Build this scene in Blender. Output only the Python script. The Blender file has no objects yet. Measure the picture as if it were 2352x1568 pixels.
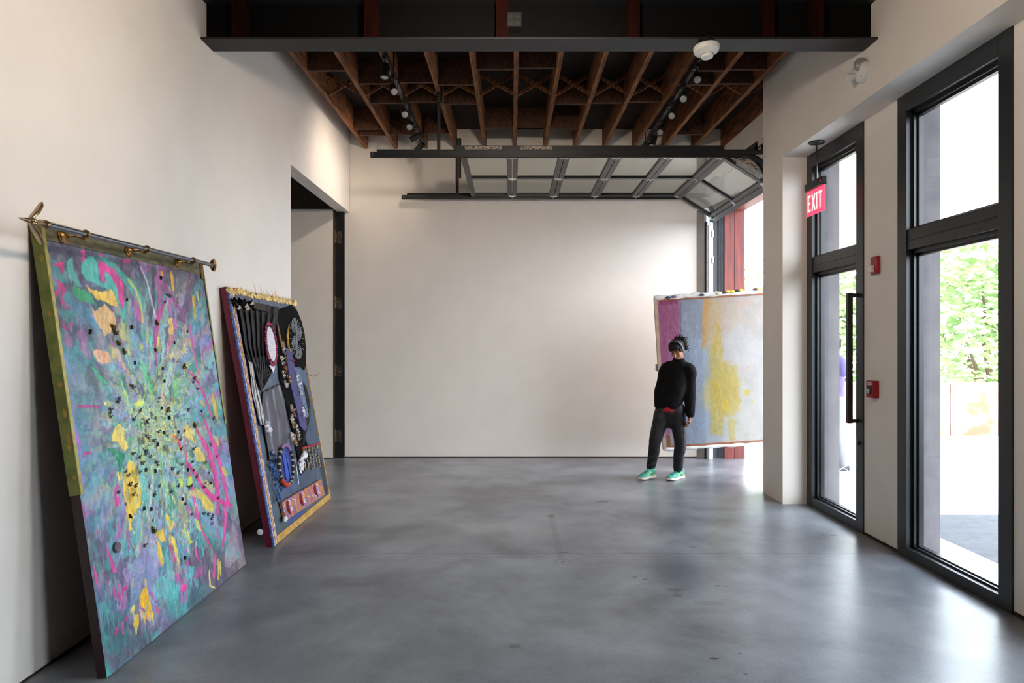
import bpy, math, random
import numpy as np
from mathutils import Vector, Matrix
R = random.Random(7)
SC = bpy.context.scene
COL = SC.collection

# ------------------------------------------------------------------ camera
FPX = 1568.0                      # focal length in pixels of the 2352 wide frame (24 mm on 36 mm)
CX, CY, CH = 1176.0, 793.0, 1.55  # principal column, horizon row, eye height
cam_d = bpy.data.cameras.new('camera'); cam = bpy.data.objects.new('camera', cam_d); COL.objects.link(cam)
cam_d.sensor_width = 36; cam_d.lens = 24; cam_d.clip_start = 0.05; cam_d.clip_end = 300
cam.location = (0, 0, CH); cam.rotation_euler = (math.pi/2, 0, 0)
cam_d.shift_y = 9/2352
SC.camera = cam

# ------------------------------------------------------------------ world, exposure
SKY = 7.3
w = bpy.data.worlds.new('sky'); SC.world = w; w.use_nodes = True
nt = w.node_tree; bg = nt.nodes['Background']
tc = nt.nodes.new('ShaderNodeTexCoord'); nz = nt.nodes.new('ShaderNodeTexNoise'); nz.inputs['Scale'].default_value = 2.2
nz.inputs['Detail'].default_value = 4
cr = nt.nodes.new('ShaderNodeValToRGB'); cr.color_ramp.elements[0].color = (.58, .74, 1, 1); cr.color_ramp.elements[1].color = (1, .98, .96, 1)
cr.color_ramp.elements[0].position = .3; cr.color_ramp.elements[1].position = .7
nt.links.new(tc.outputs['Generated'], nz.inputs['Vector']); nt.links.new(nz.outputs['Fac'], cr.inputs['Fac'])
nt.links.new(cr.outputs['Color'], bg.inputs['Color']); bg.inputs['Strength'].default_value = SKY
SC.view_settings.view_transform = 'Standard'; SC.view_settings.look = 'None'
SC.view_settings.exposure = 0.9; SC.view_settings.gamma = 1; SC.view_settings.use_curve_mapping = False

# ------------------------------------------------------------------ helpers
def lin(c):
    if isinstance(c, str):
        c = c.lstrip('#'); c = tuple(int(c[i:i+2], 16)/255 for i in (0, 2, 4))
    return tuple(x/12.92 if x <= .04045 else ((x+.055)/1.055)**2.4 for x in c)
def px(x, y, Y):                  # the world point seen at a photograph pixel, at depth Y
    return Vector(((x-CX)/FPX*Y, Y, CH+(CY-y)/FPX*Y))
def pxX(x, y, X):                 # the same on a plane of constant X
    Y = X*FPX/(x-CX); return Vector((X, Y, CH+(CY-y)/FPX*Y))
def hx(o):                        # apply custom properties
    return o
def root_of(o):
    while o.parent: o = o.parent
    return o
def tag(o, label=None, cat=None, group=None, kind=None):
    if label: o['label'] = label
    if cat: o['category'] = cat
    if group: o['group'] = group
    if kind: o['kind'] = kind
    return o
def thing(name, label, cat, loc=(0, 0, 0), group=None, kind=None):
    o = bpy.data.objects.new(name, None); COL.objects.link(o); o.location = loc; o.empty_display_size = .1
    return tag(o, label, cat, group, kind)
def ortho(d):
    d = Vector(d).normalized(); a = Vector((0, 0, 1)) if abs(d.z) < .9 else Vector((1, 0, 0))
    u = a.cross(d).normalized(); return u, d.cross(u).normalized()
class MB:
    def __init__(s): s.v = []; s.f = []; s.sm = []
    def add(s, vs, fs, smooth=False):
        n = len(s.v); s.v += [tuple(v) for v in vs]; s.f += [tuple(n+i for i in f) for f in fs]; s.sm += [smooth]*len(fs); return s
    def box(s, x0, x1, y0, y1, z0, z1):
        if x0 > x1: x0, x1 = x1, x0
        if y0 > y1: y0, y1 = y1, y0
        if z0 > z1: z0, z1 = z1, z0
        v = [(x0,y0,z0),(x1,y0,z0),(x1,y1,z0),(x0,y1,z0),(x0,y0,z1),(x1,y0,z1),(x1,y1,z1),(x0,y1,z1)]
        return s.add(v, [(0,3,2,1),(4,5,6,7),(0,1,5,4),(1,2,6,5),(2,3,7,6),(3,0,4,7)])
    def obox(s, c, ax, ay, az, hx_, hy, hz):      # oriented box
        c = Vector(c); ax, ay, az = Vector(ax).normalized()*hx_, Vector(ay).normalized()*hy, Vector(az).normalized()*hz
        v = [c-ax-ay-az, c+ax-ay-az, c+ax+ay-az, c-ax+ay-az, c-ax-ay+az, c+ax-ay+az, c+ax+ay+az, c-ax+ay+az]
        return s.add(v, [(0,3,2,1),(4,5,6,7),(0,1,5,4),(1,2,6,5),(2,3,7,6),(3,0,4,7)])
    def bar(s, a, b, wd, ht, up=(0, 0, 1)):       # rectangular bar between two points
        a, b = Vector(a), Vector(b); d = (b-a); L = d.length; d.normalize()
        u = Vector(up).cross(d)
        if u.length < 1e-4: u = Vector((1, 0, 0))
        u.normalize(); n = d.cross(u)
        return s.obox((a+b)/2, d, u, n, L/2, wd/2, ht/2)
    def tube(s, pts, r, seg=10, cap=True, flat=1.0, up=None):
        pts = [Vector(p) for p in pts]; n = len(pts)
        rs = r if isinstance(r, (list, tuple)) else [r]*n
        vs = []; u0 = None
        for i, p in enumerate(pts):
            d = (pts[min(i+1, n-1)]-pts[max(i-1, 0)]).normalized()
            if u0 is None: u0, v0 = ortho(d)
            if up is not None and i == 0: u0 = Vector(up)
            u0 = (u0-d*u0.dot(d)).normalized(); v0 = d.cross(u0)
            rr = rs[i]; ra, rb = rr if isinstance(rr, (tuple, list)) else (rr, rr*flat)
            for k in range(seg):
                a = 2*math.pi*k/seg; vs.append(p+u0*(math.cos(a)*ra)+v0*(math.sin(a)*rb))
        fs = [(i*seg+k, i*seg+(k+1) % seg, (i+1)*seg+(k+1) % seg, (i+1)*seg+k) for i in range(n-1) for k in range(seg)]
        if cap: fs += [tuple(range(seg-1, -1, -1)), tuple((n-1)*seg+k for k in range(seg))]
        return s.add(vs, fs, True)
    def lathe(s, o, axis, prof, seg=24):          # prof: (radius, distance along axis)
        o = Vector(o); d = Vector(axis).normalized(); u, v = ortho(d); vs = []
        for r, t in prof:
            for k in range(seg):
                a = 2*math.pi*k/seg; vs.append(o+d*t+(u*math.cos(a)+v*math.sin(a))*max(r, 1e-5))
        n = len(prof)
        fs = [(i*seg+k, i*seg+(k+1) % seg, (i+1)*seg+(k+1) % seg, (i+1)*seg+k) for i in range(n-1) for k in range(seg)]
        fs += [tuple(range(seg-1, -1, -1)), tuple((n-1)*seg+k for k in range(seg))]
        return s.add(vs, fs, True)
    def ball(s, c, r, seg=12, rings=8, axes=None):
        c = Vector(c); rx, ry, rz = r if isinstance(r, (tuple, list)) else (r, r, r)
        X, Y, Z = axes if axes else (Vector((1,0,0)), Vector((0,1,0)), Vector((0,0,1)))
        vs = []
        for i in range(rings+1):
            t = math.pi*i/rings; st = max(math.sin(t), 1e-4)
            for k in range(seg):
                a = 2*math.pi*k/seg
                vs.append(c+X*(rx*st*math.cos(a))+Y*(ry*st*math.sin(a))+Z*(rz*math.cos(t)))
        fs = [(i*seg+k, (i+1)*seg+k, (i+1)*seg+(k+1) % seg, i*seg+(k+1) % seg) for i in range(rings) for k in range(seg)]
        return s.add(vs, fs, True)
    def prism(s, poly, off):                      # closed planar polygon (3D points) extruded by a vector
        n = len(poly); off = Vector(off); a = [Vector(p) for p in poly]; b = [p+off for p in a]
        return s.add(a+b, [tuple(range(n-1, -1, -1)), tuple(range(n, 2*n))]+[(i, (i+1) % n, n+(i+1) % n, n+i) for i in range(n)])
    def build(s, name, mat, parent=None, local=False, bevel=0, fix=True):
        vs = np.array(s.v, dtype=float)
        if parent is not None:
            loc = np.zeros(3)
            if not local: vs = vs-np.array(root_of(parent).location)
        else:
            lo, hi = vs.min(0), vs.max(0); loc = np.array([(lo[0]+hi[0])/2, (lo[1]+hi[1])/2, lo[2]])
            if local: loc = np.zeros(3)
            vs = vs-loc
        me = bpy.data.meshes.new(name); me.from_pydata([tuple(v) for v in vs], [], s.f)
        me.polygons.foreach_set('use_smooth', s.sm)
        if fix:
            import bmesh
            bm = bmesh.new(); bm.from_mesh(me); bmesh.ops.recalc_face_normals(bm, faces=bm.faces); bm.to_mesh(me); bm.free()
        if mat is not None: me.materials.append(mat)
        me.update()
        o = bpy.data.objects.new(name, me); COL.objects.link(o); o.location = loc
        if parent is not None: o.parent = parent
        if bevel:
            m = o.modifiers.new('b', 'BEVEL'); m.width = bevel; m.segments = 2; m.limit_method = 'ANGLE'; m.angle_limit = math.radians(50)
        if any(s.sm) and not all(s.sm) or any(s.sm):
            try: me.set_sharp_from_angle(angle=math.radians(42))
            except Exception: pass
        return o
def copy_tree(o, parent=None):
    c = o.copy(); COL.objects.link(c)
    if parent is not None: c.parent = parent
    for ch in list(o.children): copy_tree(ch, c)
    return c
def B(*a): return MB().box(*a)

# ------------------------------------------------------------------ materials
def mat(name, col, rough=.6, metal=0.0, col2=None, scale=8.0, bump=0.0, bscale=60.0, detail=4, spec=.5, stretch=(1, 1, 1), lo=.35, hi=.65,
        emit=None, estr=0.0, coat=0.0, sheen=0.0, rvar=0.0):
    m = bpy.data.materials.new(name); m.use_nodes = True; t = m.node_tree; p = t.nodes['Principled BSDF']
    N = t.nodes.new; L = t.links.new
    c = (*lin(col), 1); p.inputs['Base Color'].default_value = c
    p.inputs['Roughness'].default_value = rough; p.inputs['Metallic'].default_value = metal
    p.inputs['Specular IOR Level'].default_value = spec
    if coat: p.inputs['Coat Weight'].default_value = coat; p.inputs['Coat Roughness'].default_value = .15
    if sheen: p.inputs['Sheen Weight'].default_value = sheen
    tc = N('ShaderNodeTexCoord'); mp = N('ShaderNodeMapping'); mp.inputs['Scale'].default_value = stretch
    L(tc.outputs['Object'], mp.inputs['Vector'])
    nz = N('ShaderNodeTexNoise'); nz.inputs['Scale'].default_value = scale; nz.inputs['Detail'].default_value = detail
    L(mp.outputs['Vector'], nz.inputs['Vector'])
    cr = N('ShaderNodeValToRGB'); cr.color_ramp.elements[0].position = lo; cr.color_ramp.elements[1].position = hi
    if col2 is None: c2 = tuple(min(1, x*.86) for x in c[:3])+(1,)
    else: c2 = (*lin(col2), 1)
    cr.color_ramp.elements[0].color = c2; cr.color_ramp.elements[1].color = c
    L(nz.outputs['Fac'], cr.inputs['Fac']); L(cr.outputs['Color'], p.inputs['Base Color'])
    if rvar:
        mr = N('ShaderNodeMapRange'); mr.inputs['To Min'].default_value = rough-rvar; mr.inputs['To Max'].default_value = rough+rvar
        L(nz.outputs['Fac'], mr.inputs['Value']); L(mr.outputs['Result'], p.inputs['Roughness'])
    if bump:
        nb = N('ShaderNodeTexNoise'); nb.inputs['Scale'].default_value = bscale; nb.inputs['Detail'].default_value = 3
        L(mp.outputs['Vector'], nb.inputs['Vector'])
        bp = N('ShaderNodeBump'); bp.inputs['Strength'].default_value = bump; bp.inputs['Distance'].default_value = .01
        L(nb.outputs['Fac'], bp.inputs['Height']); L(bp.outputs['Normal'], p.inputs['Normal'])
    if emit:
        p.inputs['Emission Color'].default_value = (*lin(emit), 1); p.inputs['Emission Strength'].default_value = estr
    return m
def glass_mat(name, tint=(.93, .95, .95), base=.05, rough=.0, pw=5, mx=.85):
    m = bpy.data.materials.new(name); m.use_nodes = True; t = m.node_tree; t.nodes.clear()
    N = t.nodes.new; L = t.links.new
    o = N('ShaderNodeOutputMaterial'); mix = N('ShaderNodeMixShader'); tr = N('ShaderNodeBsdfTransparent'); gl = N('ShaderNodeBsdfGlossy')
    tr.inputs['Color'].default_value = (*tint, 1); gl.inputs['Roughness'].default_value = rough; gl.inputs['Color'].default_value = (.9, .9, .9, 1)
    lw = N('ShaderNodeLayerWeight'); lw.inputs['Blend'].default_value = .5
    pwn = N('ShaderNodeMath'); pwn.operation = 'POWER'; pwn.inputs[1].default_value = pw
    mr = N('ShaderNodeMapRange'); mr.inputs['To Min'].default_value = base; mr.inputs['To Max'].default_value = mx
    L(lw.outputs['Facing'], pwn.inputs[0]); L(pwn.outputs[0], mr.inputs['Value']); L(mr.outputs['Result'], mix.inputs['Fac'])
    L(tr.outputs[0], mix.inputs[1]); L(gl.outputs[0], mix.inputs[2]); L(mix.outputs[0], o.inputs['Surface'])
    return m
def attr_mat(name, rough=.55, bump=.25, bscale=90, spec=.4):
    m = mat(name, '#808080', rough, bump=bump, bscale=bscale, spec=spec); t = m.node_tree; p = t.nodes['Principled BSDF']
    for l in list(p.inputs['Base Color'].links): t.links.remove(l)
    a = t.nodes.new('ShaderNodeAttribute'); a.attribute_name = 'paint'
    t.links.new(a.outputs['Color'], p.inputs['Base Color']); return m

M = {}
M['wall'] = mat('white_wall_paint', '#e8e1d8', .85, col2='#e4ddd4', scale=3, bump=.06, bscale=220, spec=.2)
M['ext'] = mat('exterior_render', '#6e6a6c', .8, col2='#625d60', scale=6, bump=.1)
M['black'] = mat('black_painted_steel', '#1c1e21', .38, col2='#17191b', scale=12, bump=.03, spec=.5)
M['frame'] = mat('charcoal_aluminium', '#25292c', .35, col2='#202427', scale=20, spec=.5)
M['alu'] = mat('dull_aluminium', '#4c4844', .45, .3, col2='#3e3a37', scale=10)
M['galv'] = mat('galvanised_steel', '#c6cbcf', .35, .75, col2='#aab0b5', scale=24)
M['wood'] = mat('joist_timber', '#935a2c', .75, col2='#502c14', scale=3.5, stretch=(14, 1, 6), bump=.25, bscale=18)
M['wood_shaded'] = mat('shaded_blocking_timber', '#5a3722', .8, col2='#38200f', scale=3.5, stretch=(14, 1, 6), bump=.25, bscale=18)  # joist timber darkened so the blocking faces read as unlit
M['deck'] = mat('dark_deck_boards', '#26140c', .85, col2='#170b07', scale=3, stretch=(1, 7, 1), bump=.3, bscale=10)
M['red_wood'] = mat('red_brown_cladding', '#8c3b30', .55, col2='#5f3330', scale=5, stretch=(8, 8, .5), bump=.15, bscale=20)
M['beam'] = mat('black_beam_steel', '#1b1e22', .6, col2='#15181b', scale=15)
M['web'] = mat('web_black_steel', '#07080a', .85, col2='#040506', scale=15, spec=.15)  # web steel, darker and less glossy than the flanges
M['white'] = mat('white_plastic', '#dcdcd8', .45, scale=5)
M['red'] = mat('red_plastic', '#a30f1e', .4, col2='#8a0c18', scale=5)
M['brass'] = mat('aged_brass', '#b08a52', .3, .9, col2='#6e4f2c', scale=30)
M['glass'] = glass_mat('clear_glass')
M['glass_dirty'] = glass_mat('door_section_glass', (.9, .93, .9), .12)
M['conc_out'] = mat('outdoor_concrete', '#d6d4d0', .8, col2='#c6c4c0', scale=3, bump=.2)
M['asphalt'] = mat('asphalt', '#5a5c60', .85, col2='#4c4e52', scale=9, bump=.4, bscale=120)
M['terracotta'] = mat('terracotta_block', '#a86c52', .85, col2='#c4b0a4', scale=2.2, bump=.3, bscale=20, lo=.42, hi=.6)
M['leaf'] = mat('leaf_green', '#a9bf80', .6, col2='#7f9c5c', scale=2.5)
M['bark'] = mat('bark', '#6b5642', .85, scale=8, bump=.5, bscale=20)

def floor_mat():
    m = bpy.data.materials.new('polished_concrete'); m.use_nodes = True; t = m.node_tree; p = t.nodes['Principled BSDF']
    N = t.nodes.new; L = t.links.new
    tc = N('ShaderNodeTexCoord'); sep = N('ShaderNodeSeparateXYZ'); L(tc.outputs['Object'], sep.inputs[0])
    def noise(sc, det=4, rough=.55, vec=None, dist=0):
        n = N('ShaderNodeTexNoise'); n.inputs['Scale'].default_value = sc; n.inputs['Detail'].default_value = det
        n.inputs['Roughness'].default_value = rough; n.inputs['Distortion'].default_value = dist
        L(vec or tc.outputs['Object'], n.inputs['Vector']); return n.outputs['Fac']
    def math_(op, a, b=None, clamp=False):
        n = N('ShaderNodeMath'); n.operation = op; n.use_clamp = clamp
        for i, q in enumerate((a, b)):
            if q is None: continue
            if isinstance(q, (int, float)): n.inputs[i].default_value = q
            else: L(q, n.inputs[i])
        return n.outputs[0]
    mp = N('ShaderNodeMapping'); mp.inputs['Scale'].default_value = (1, 1.0, 1); L(tc.outputs['Object'], mp.inputs['Vector'])
    big = noise(.8, 6, .62, dist=.3); mid = noise(3.2, 6, .6, dist=.3); fine = noise(70, 3)
    s = math_('ADD', math_('MULTIPLY', big, .6), math_('ADD', math_('MULTIPLY', mid, .25), math_('MULTIPLY', fine, .15)))
    mrc = N('ShaderNodeMapRange'); mrc.inputs['From Min'].default_value = .40; mrc.inputs['From Max'].default_value = .60; L(s, mrc.inputs['Value'])
    bc = N('ShaderNodeMix'); bc.data_type = 'RGBA'; L(mrc.outputs['Result'], bc.inputs[0])
    bc.inputs[6].default_value = (*lin('#5f6166'), 1); bc.inputs[7].default_value = (*lin('#929497'), 1)
    X, Y = sep.outputs[0], sep.outputs[1]
    dark = None
    def acc(v):
        nonlocal dark
        dark = v if dark is None else math_('MAXIMUM', dark, v)
    wob = math_('MULTIPLY', math_('SUBTRACT', noise(14, 3), .5), .12)
    wx = math_('ADD', X, wob); wy = math_('ADD', Y, math_('MULTIPLY', math_('SUBTRACT', noise(11, 3), .5), .10))
    # sawn joint across the room
    j = math_('SUBTRACT', 1, math_('DIVIDE', math_('ABSOLUTE', math_('SUBTRACT', math_('ADD', Y, math_('MULTIPLY', wob, .06)), 5.085)), .008), True)
    acc(math_('MULTIPLY', j, .75))
    def spot(x, y, rx, ry, k, warp=True):
        a = math_('DIVIDE', math_('SUBTRACT', wx if warp else X, x), rx); b = math_('DIVIDE', math_('SUBTRACT', wy if warp else Y, y), ry)
        d = math_('ADD', math_('MULTIPLY', a, a), math_('MULTIPLY', b, b))
        acc(math_('MULTIPLY', math_('MULTIPLY', math_('SUBTRACT', 1, d, True), 1.6, True), k))
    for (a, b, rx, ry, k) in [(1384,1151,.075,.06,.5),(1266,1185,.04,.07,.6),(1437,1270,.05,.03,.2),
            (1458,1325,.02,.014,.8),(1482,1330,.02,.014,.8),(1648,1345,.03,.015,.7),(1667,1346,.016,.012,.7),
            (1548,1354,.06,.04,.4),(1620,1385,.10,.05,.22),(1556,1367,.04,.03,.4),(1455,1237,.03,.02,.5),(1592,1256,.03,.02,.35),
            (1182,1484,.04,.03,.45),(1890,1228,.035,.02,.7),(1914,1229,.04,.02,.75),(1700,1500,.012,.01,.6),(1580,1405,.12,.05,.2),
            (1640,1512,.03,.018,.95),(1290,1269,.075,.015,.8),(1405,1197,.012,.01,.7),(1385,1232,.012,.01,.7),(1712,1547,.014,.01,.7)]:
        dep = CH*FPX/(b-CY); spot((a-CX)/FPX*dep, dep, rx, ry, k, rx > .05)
    # round floor plug with ring, and the trench patch that runs to it
    pc = (.3650, 4.885)
    a = math_('SUBTRACT', X, pc[0]); b = math_('SUBTRACT', Y, pc[1])
    d = math_('SQRT', math_('ADD', math_('MULTIPLY', a, a), math_('MULTIPLY', b, b)))
    acc(math_('MULTIPLY', math_('SUBTRACT', 1, math_('DIVIDE', math_('ABSOLUTE', math_('SUBTRACT', d, .058)), .006), True), .55))
    acc(math_('MULTIPLY', math_('SUBTRACT', 1, math_('DIVIDE', d, .022), True), .8))
    strip = math_('SUBTRACT', 1, math_('DIVIDE', math_('ABSOLUTE', math_('SUBTRACT', math_('SUBTRACT', X, math_('MULTIPLY', math_('SUBTRACT', Y, 5.1), .0)), .355)), .032), True)
    strip = math_('MULTIPLY', math_('MULTIPLY', strip, 3, True), math_('MULTIPLY', math_('LESS_THAN', Y, 6.15), math_('GREATER_THAN', Y, 4.95)))
    acc(math_('MULTIPLY', strip, .22))
    # speckle of dark pits
    v = N('ShaderNodeTexVoronoi'); v.inputs['Scale'].default_value = 5.5; L(tc.outputs['Object'], v.inputs['Vector'])
    pit = math_('MULTIPLY', math_('LESS_THAN', v.outputs['Distance'], .035), math_('GREATER_THAN', noise(3, 2), .58))
    acc(math_('MULTIPLY', pit, .5))
    mix = N('ShaderNodeMix'); mix.data_type = 'RGBA'; L(dark, mix.inputs[0]); L(bc.outputs[2], mix.inputs[6])
    mix.inputs[7].default_value = (*lin('#17181a'), 1); L(mix.outputs[2], p.inputs['Base Color'])
    p.inputs['Roughness'].default_value = .31
    p.inputs['Specular IOR Level'].default_value = .45
    bp = N('ShaderNodeBump'); bp.inputs['Strength'].default_value = .06; bp.inputs['Distance'].default_value = .01
    L(math_('SUBTRACT', math_('MULTIPLY', big, .5), dark), bp.inputs['Height']); L(bp.outputs['Normal'], p.inputs['Normal'])
    return m
M['floor'] = floor_mat()

# ------------------------------------------------------------------ the room
LX, BY, R1, R2, RO, HD = -2.25, 9.45, 2.645, 2.89, 3.2, 3.39
def st(name, mb, m, parent=None):
    o = mb.build(name, m, parent)
    if parent is None: o['kind'] = 'structure'
    return o
fl = B(-5.2, RO, -4, 11.2, -.12, 0); o = fl.build('floor', M['floor'], None, local=True); o['kind'] = 'structure'
wl = MB(); wl.box(LX-.16, LX, -4, 6.945, 0, 4.75); wl.box(LX-.16, LX, 6.945, BY, HD, 4.75)
st('wall_left', wl, M['wall'])
wb = B(-2.31, 2.555, BY, BY+.2, 0, 4.75); wb.box(-2.31, LX, BY-.005, BY, HD, 4.75); wb.box(2.555, 2.9, BY, BY+.2, 3.45, 4.75)
st('wall_back', wb, M['wall'])
st('wall_front', B(LX-.16, RO, -4.2, -4, 0, 4.75), M['wall'])
OPEN = [(3.93, 5.10), (2.26, 3.43), (.60, 1.77)]   # windows; the entrance door is 5.60 to 6.67
piers = [(5.10, 5.60), (3.43, 3.93), (1.77, 2.26), (-4, .60)]
wr = MB(); wr.box(R1, RO, -4, 7.19, HD, 4.75)
for a, b in piers: wr.box(R2, 2.99, a, b, 0, HD)
wr.box(R1, 2.99, 6.67, 7.19, 0, HD)
wr.box(2.9, RO, 7.19, BY+.2, 3.45, 4.75)
st('wall_right', wr, M['wall'])
we = MB()
for a, b in piers+[(6.67, 7.19)]: we.box(2.99, RO, a, b, 0, HD)
st('wall_exterior', we, M['ext'])
# red-brown board lining of the big opening at the back right
tl = MB(); tl.box(2.915, 3.045, 9.36, BY+.2, 0, 3.42); tl.box(3.052, RO-.005, 9.365, BY+.2, 0, 3.42)
tl.box(2.915, RO, 7.19, 9.36, 3.40, 3.45)
st('trim_1', tl, M['red_wood'])
# slanted grey return board between back wall and the door rail
st('trim_2', MB().prism([(2.555, BY, 0), (2.64, 9.37, 0), (2.68, 9.42, 0), (2.62, BY+.15, 0)], (0, 0, 3.42)), mat('grey_return_board', '#a09c98', .8))
# ribbed rubber seal strip
sl = MB()
for k in range(7): sl.tube([(2.812+k*.0155, 9.385-.002*k, 0), (2.812+k*.0155, 9.385-.002*k, 3.40)], .0075, 6)
sl.box(2.72, 2.915, 9.385, 9.60, 0, 3.42)
st('trim_3', sl, mat('dark_seal', '#3c4046', .5))
gapm = mat('dark_shadow_gap', '#1c1512', .8, col2='#3a1c10', scale=6)  # thin dark strips painted as the shadow gap along the wall foot
for nm, q in (('shadow_gap_back', (-2.31, 2.555, BY-.003, BY, 0, .011)), ('shadow_gap_left', (LX, LX+.003, -4, 6.945, 0, .010)), ('shadow_gap_right', (R2-.003, R2, 5.10, 5.60, 0, .022)), ('shadow_gap_right', (R2-.003, R2, 3.43, 3.93, 0, .022))):
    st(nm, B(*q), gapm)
# side opening: black steel jamb
jb = MB(); jb.box(-2.437, -2.31, 9.39, BY+.1, 0, HD)
J = jb.build('trim_4', M['black'], None); J['kind'] = 'structure'
hm = mat('worn_hinge_steel', '#6b5d4e', .45, .5, col2='#2f2924', scale=40)
for z in (3.04, 2.14, 1.21, .31):
    h = MB(); h.box(-2.42, -2.405, 9.372, 9.39, z-.07, z+.07); h.box(-2.40, -2.34, 9.386, 9.39, z-.09, z+.075)
    h.tube([(-2.43, 9.375, z-.085), (-2.43, 9.375, z+.085)], .009, 8)
    h.build('hinge', hm, J)
# the side room seen through that opening
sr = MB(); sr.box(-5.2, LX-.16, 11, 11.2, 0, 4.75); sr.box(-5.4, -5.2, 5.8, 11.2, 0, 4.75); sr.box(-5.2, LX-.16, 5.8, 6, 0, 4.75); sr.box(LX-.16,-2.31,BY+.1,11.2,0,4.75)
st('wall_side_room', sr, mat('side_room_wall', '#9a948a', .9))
# tall white door leaf folded open into the side room
D = thing('door_2', None, None, (-2.44, 9.38, 0), kind='structure')
B(-3.62, -2.447, 9.345, 9.385, .015, 3.415).build('door_leaf', M['wall'], D)
e = B(-2.447, -2.437, 9.342, 9.388, .015, 3.415); e.build('edge_strip', M['brass'], D)

# ------------------------------------------------------------------ windows and entrance door
def frame_unit(D, y0, y1, rail=.075, st_w=.115, door=False):
    F = MB(); x0, x1 = R2-.012, 2.985
    F.box(x0, x1, y0, y0+st_w, 0, HD); F.box(x0, x1, y1-st_w, y1, 0, HD)
    F.box(x0, x1, y0+st_w, y1-st_w, HD-.13, HD); F.box(x0, x1, y0+st_w, y1-st_w, 0, rail)
    F.box(x0+.01, x1, y0+st_w, y1-st_w, 2.245, 2.395)
    F.box(x0+.004, x0+.01, y0+st_w, y1-st_w, 2.31, 2.318)
    F.build('window_frame' if not door else 'door_frame', M['frame'], D, bevel=.003)
    S = MB(); a, b = y0+st_w, y1-st_w                       # inner sash beads, stepped
    for (z0, z1) in ((rail, 2.245), (2.395, HD-.13)):
        for k, (t, xx) in enumerate(((.028, R2+.03), (.045, R2+.055))):
            S.box(xx, x1-.004, a, a+t, z0, z1); S.box(xx, x1-.004, b-t, b, z0, z1)
            S.box(xx, x1-.004, a, b, z0, z0+t*.5); S.box(xx, x1-.004, a, b, z1-t, z1)
    S.build('glazing_bead', mat('black_bead', '#15181b', .3) if 'bead' not in M else M['bead'], D)
    for (z0, z1) in ((rail+.02, 2.245-.04), (2.395+.02, HD-.17)):
        B(R2+.066, R2+.072, a+.04, b-.04, z0, z1).build('pane', M['glass'], D)
M['bead'] = mat('black_bead', '#15181b', .3)
for i, (a, b) in enumerate(OPEN):
    D = thing('window_%d' % (i+1), None, None, (R2, (a+b)/2, 0), kind='structure'); frame_unit(D, a, b)
D = thing('door_1', None, None, (R2, 6.13, 0), kind='structure'); frame_unit(D, 5.60, 6.67, rail=.085, door=True)
h = MB(); hy, hxx = 5.675, 2.805
h.box(hxx-.02, hxx+.02, hy-.02, hy+.02, .905, 1.985)
for z in (.925, 1.965): h.box(hxx+.018, R2-.01, hy-.016, hy+.016, z-.016, z+.016)
h.build('door_handle', M['black'], D, bevel=.003)
MB().lathe((R2-.012, 5.66, .74), (-1, 0, 0), [(.018, 0), (.018, .012), (.01, .016)]).build('lock_cylinder', M['black'], D)

# ------------------------------------------------------------------ outdoors
st('ground', B(RO, 60, -30, 60, -.14, -.012), M['conc_out'])
st('added_overhang', B(RO, RO+1.5, -5, 12, 4.36, 4.5), M['ext'])  # unseen roof overhang added to cut sky light on the carried canvas
st('ground', B(RO+.28, 60, -30, 6.3, -.016, -.0115), M['asphalt'])
st('ground', B(-5.4, RO, BY+2, 60, -.14, -.012), M['conc_out'])
rw = MB()
for k in range(26): rw.box(4.6+k*.9, 4.6+k*.9+.885, 11.35, 11.62, -.01, .92)
o = rw.build('retaining_wall', M['terracotta']); tag(o, 'low terracotta coloured block wall outside beyond the windows, below the greenery', 'wall')
o = B(4.2, 40, 10.75, 10.95, -.01, .10).build('kerb', M['conc_out']); tag(o, 'pale kerb outside in front of the terracotta wall', 'kerb')
def bush(name, x, y, h, r, label, group, trunk=False, n=2600):
    T = thing(name, label, 'shrub' if not trunk else 'tree', (x, y, 0), group)
    c = Vector((x, y, h*.55)); f = MB(); rr = random.Random(int(x*97+y*31))
    blobs = [(c+Vector((rr.uniform(-r, r)*.6, rr.uniform(-r, r)*.5, rr.uniform(-.35, .38)*h)), r*rr.uniform(.35, .6)) for _ in range(14)]
    for k in range(n):
        b, br = rr.choice(blobs); d = Vector((rr.gauss(0, 1), rr.gauss(0, 1), rr.gauss(0, 1))).normalized()
        q = b+d*br*rr.uniform(.6, 1.0); s = rr.uniform(.05, .11)*(1.5 if trunk else 1); u, v = ortho(d+Vector((rr.gauss(0,.5), rr.gauss(0,.5), rr.gauss(0,.5))))
        f.add([q-u*s, q-v*s*.5, q+u*s, q+v*s*.5+d*.01], [(0, 1, 2, 3)])
    f.build('foliage', M['leaf'], T, fix=False)
    tk = MB()
    for k in range(5):
        b = blobs[k][0]; tk.tube([(x+rr.uniform(-.1, .1), y, -.01), ((x+b.x)/2, (y+b.y)/2, b.z*.5), b], [.05*h/3+.02, .04*h/3+.01, .012], 7)
    tk.build('stem', M['bark'], T)
    return T
for k, (x, y, h_, r) in enumerate([(5.4, 12.8, 1.5, .8), (7.5, 12.9, 1.9, .8), (9.6, 12.8, 1.5, .8), (11.7, 13.0, 1.7, .8), (13.9, 12.9, 1.6, .8)]):
    bush('leafy_shrub', x, y, h_, r, 'leafy green shrub behind the terracotta wall outside, %s from the building' % ['nearest', 'second', 'third', 'fourth', 'farthest'][k], 'shrubs outside')
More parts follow.
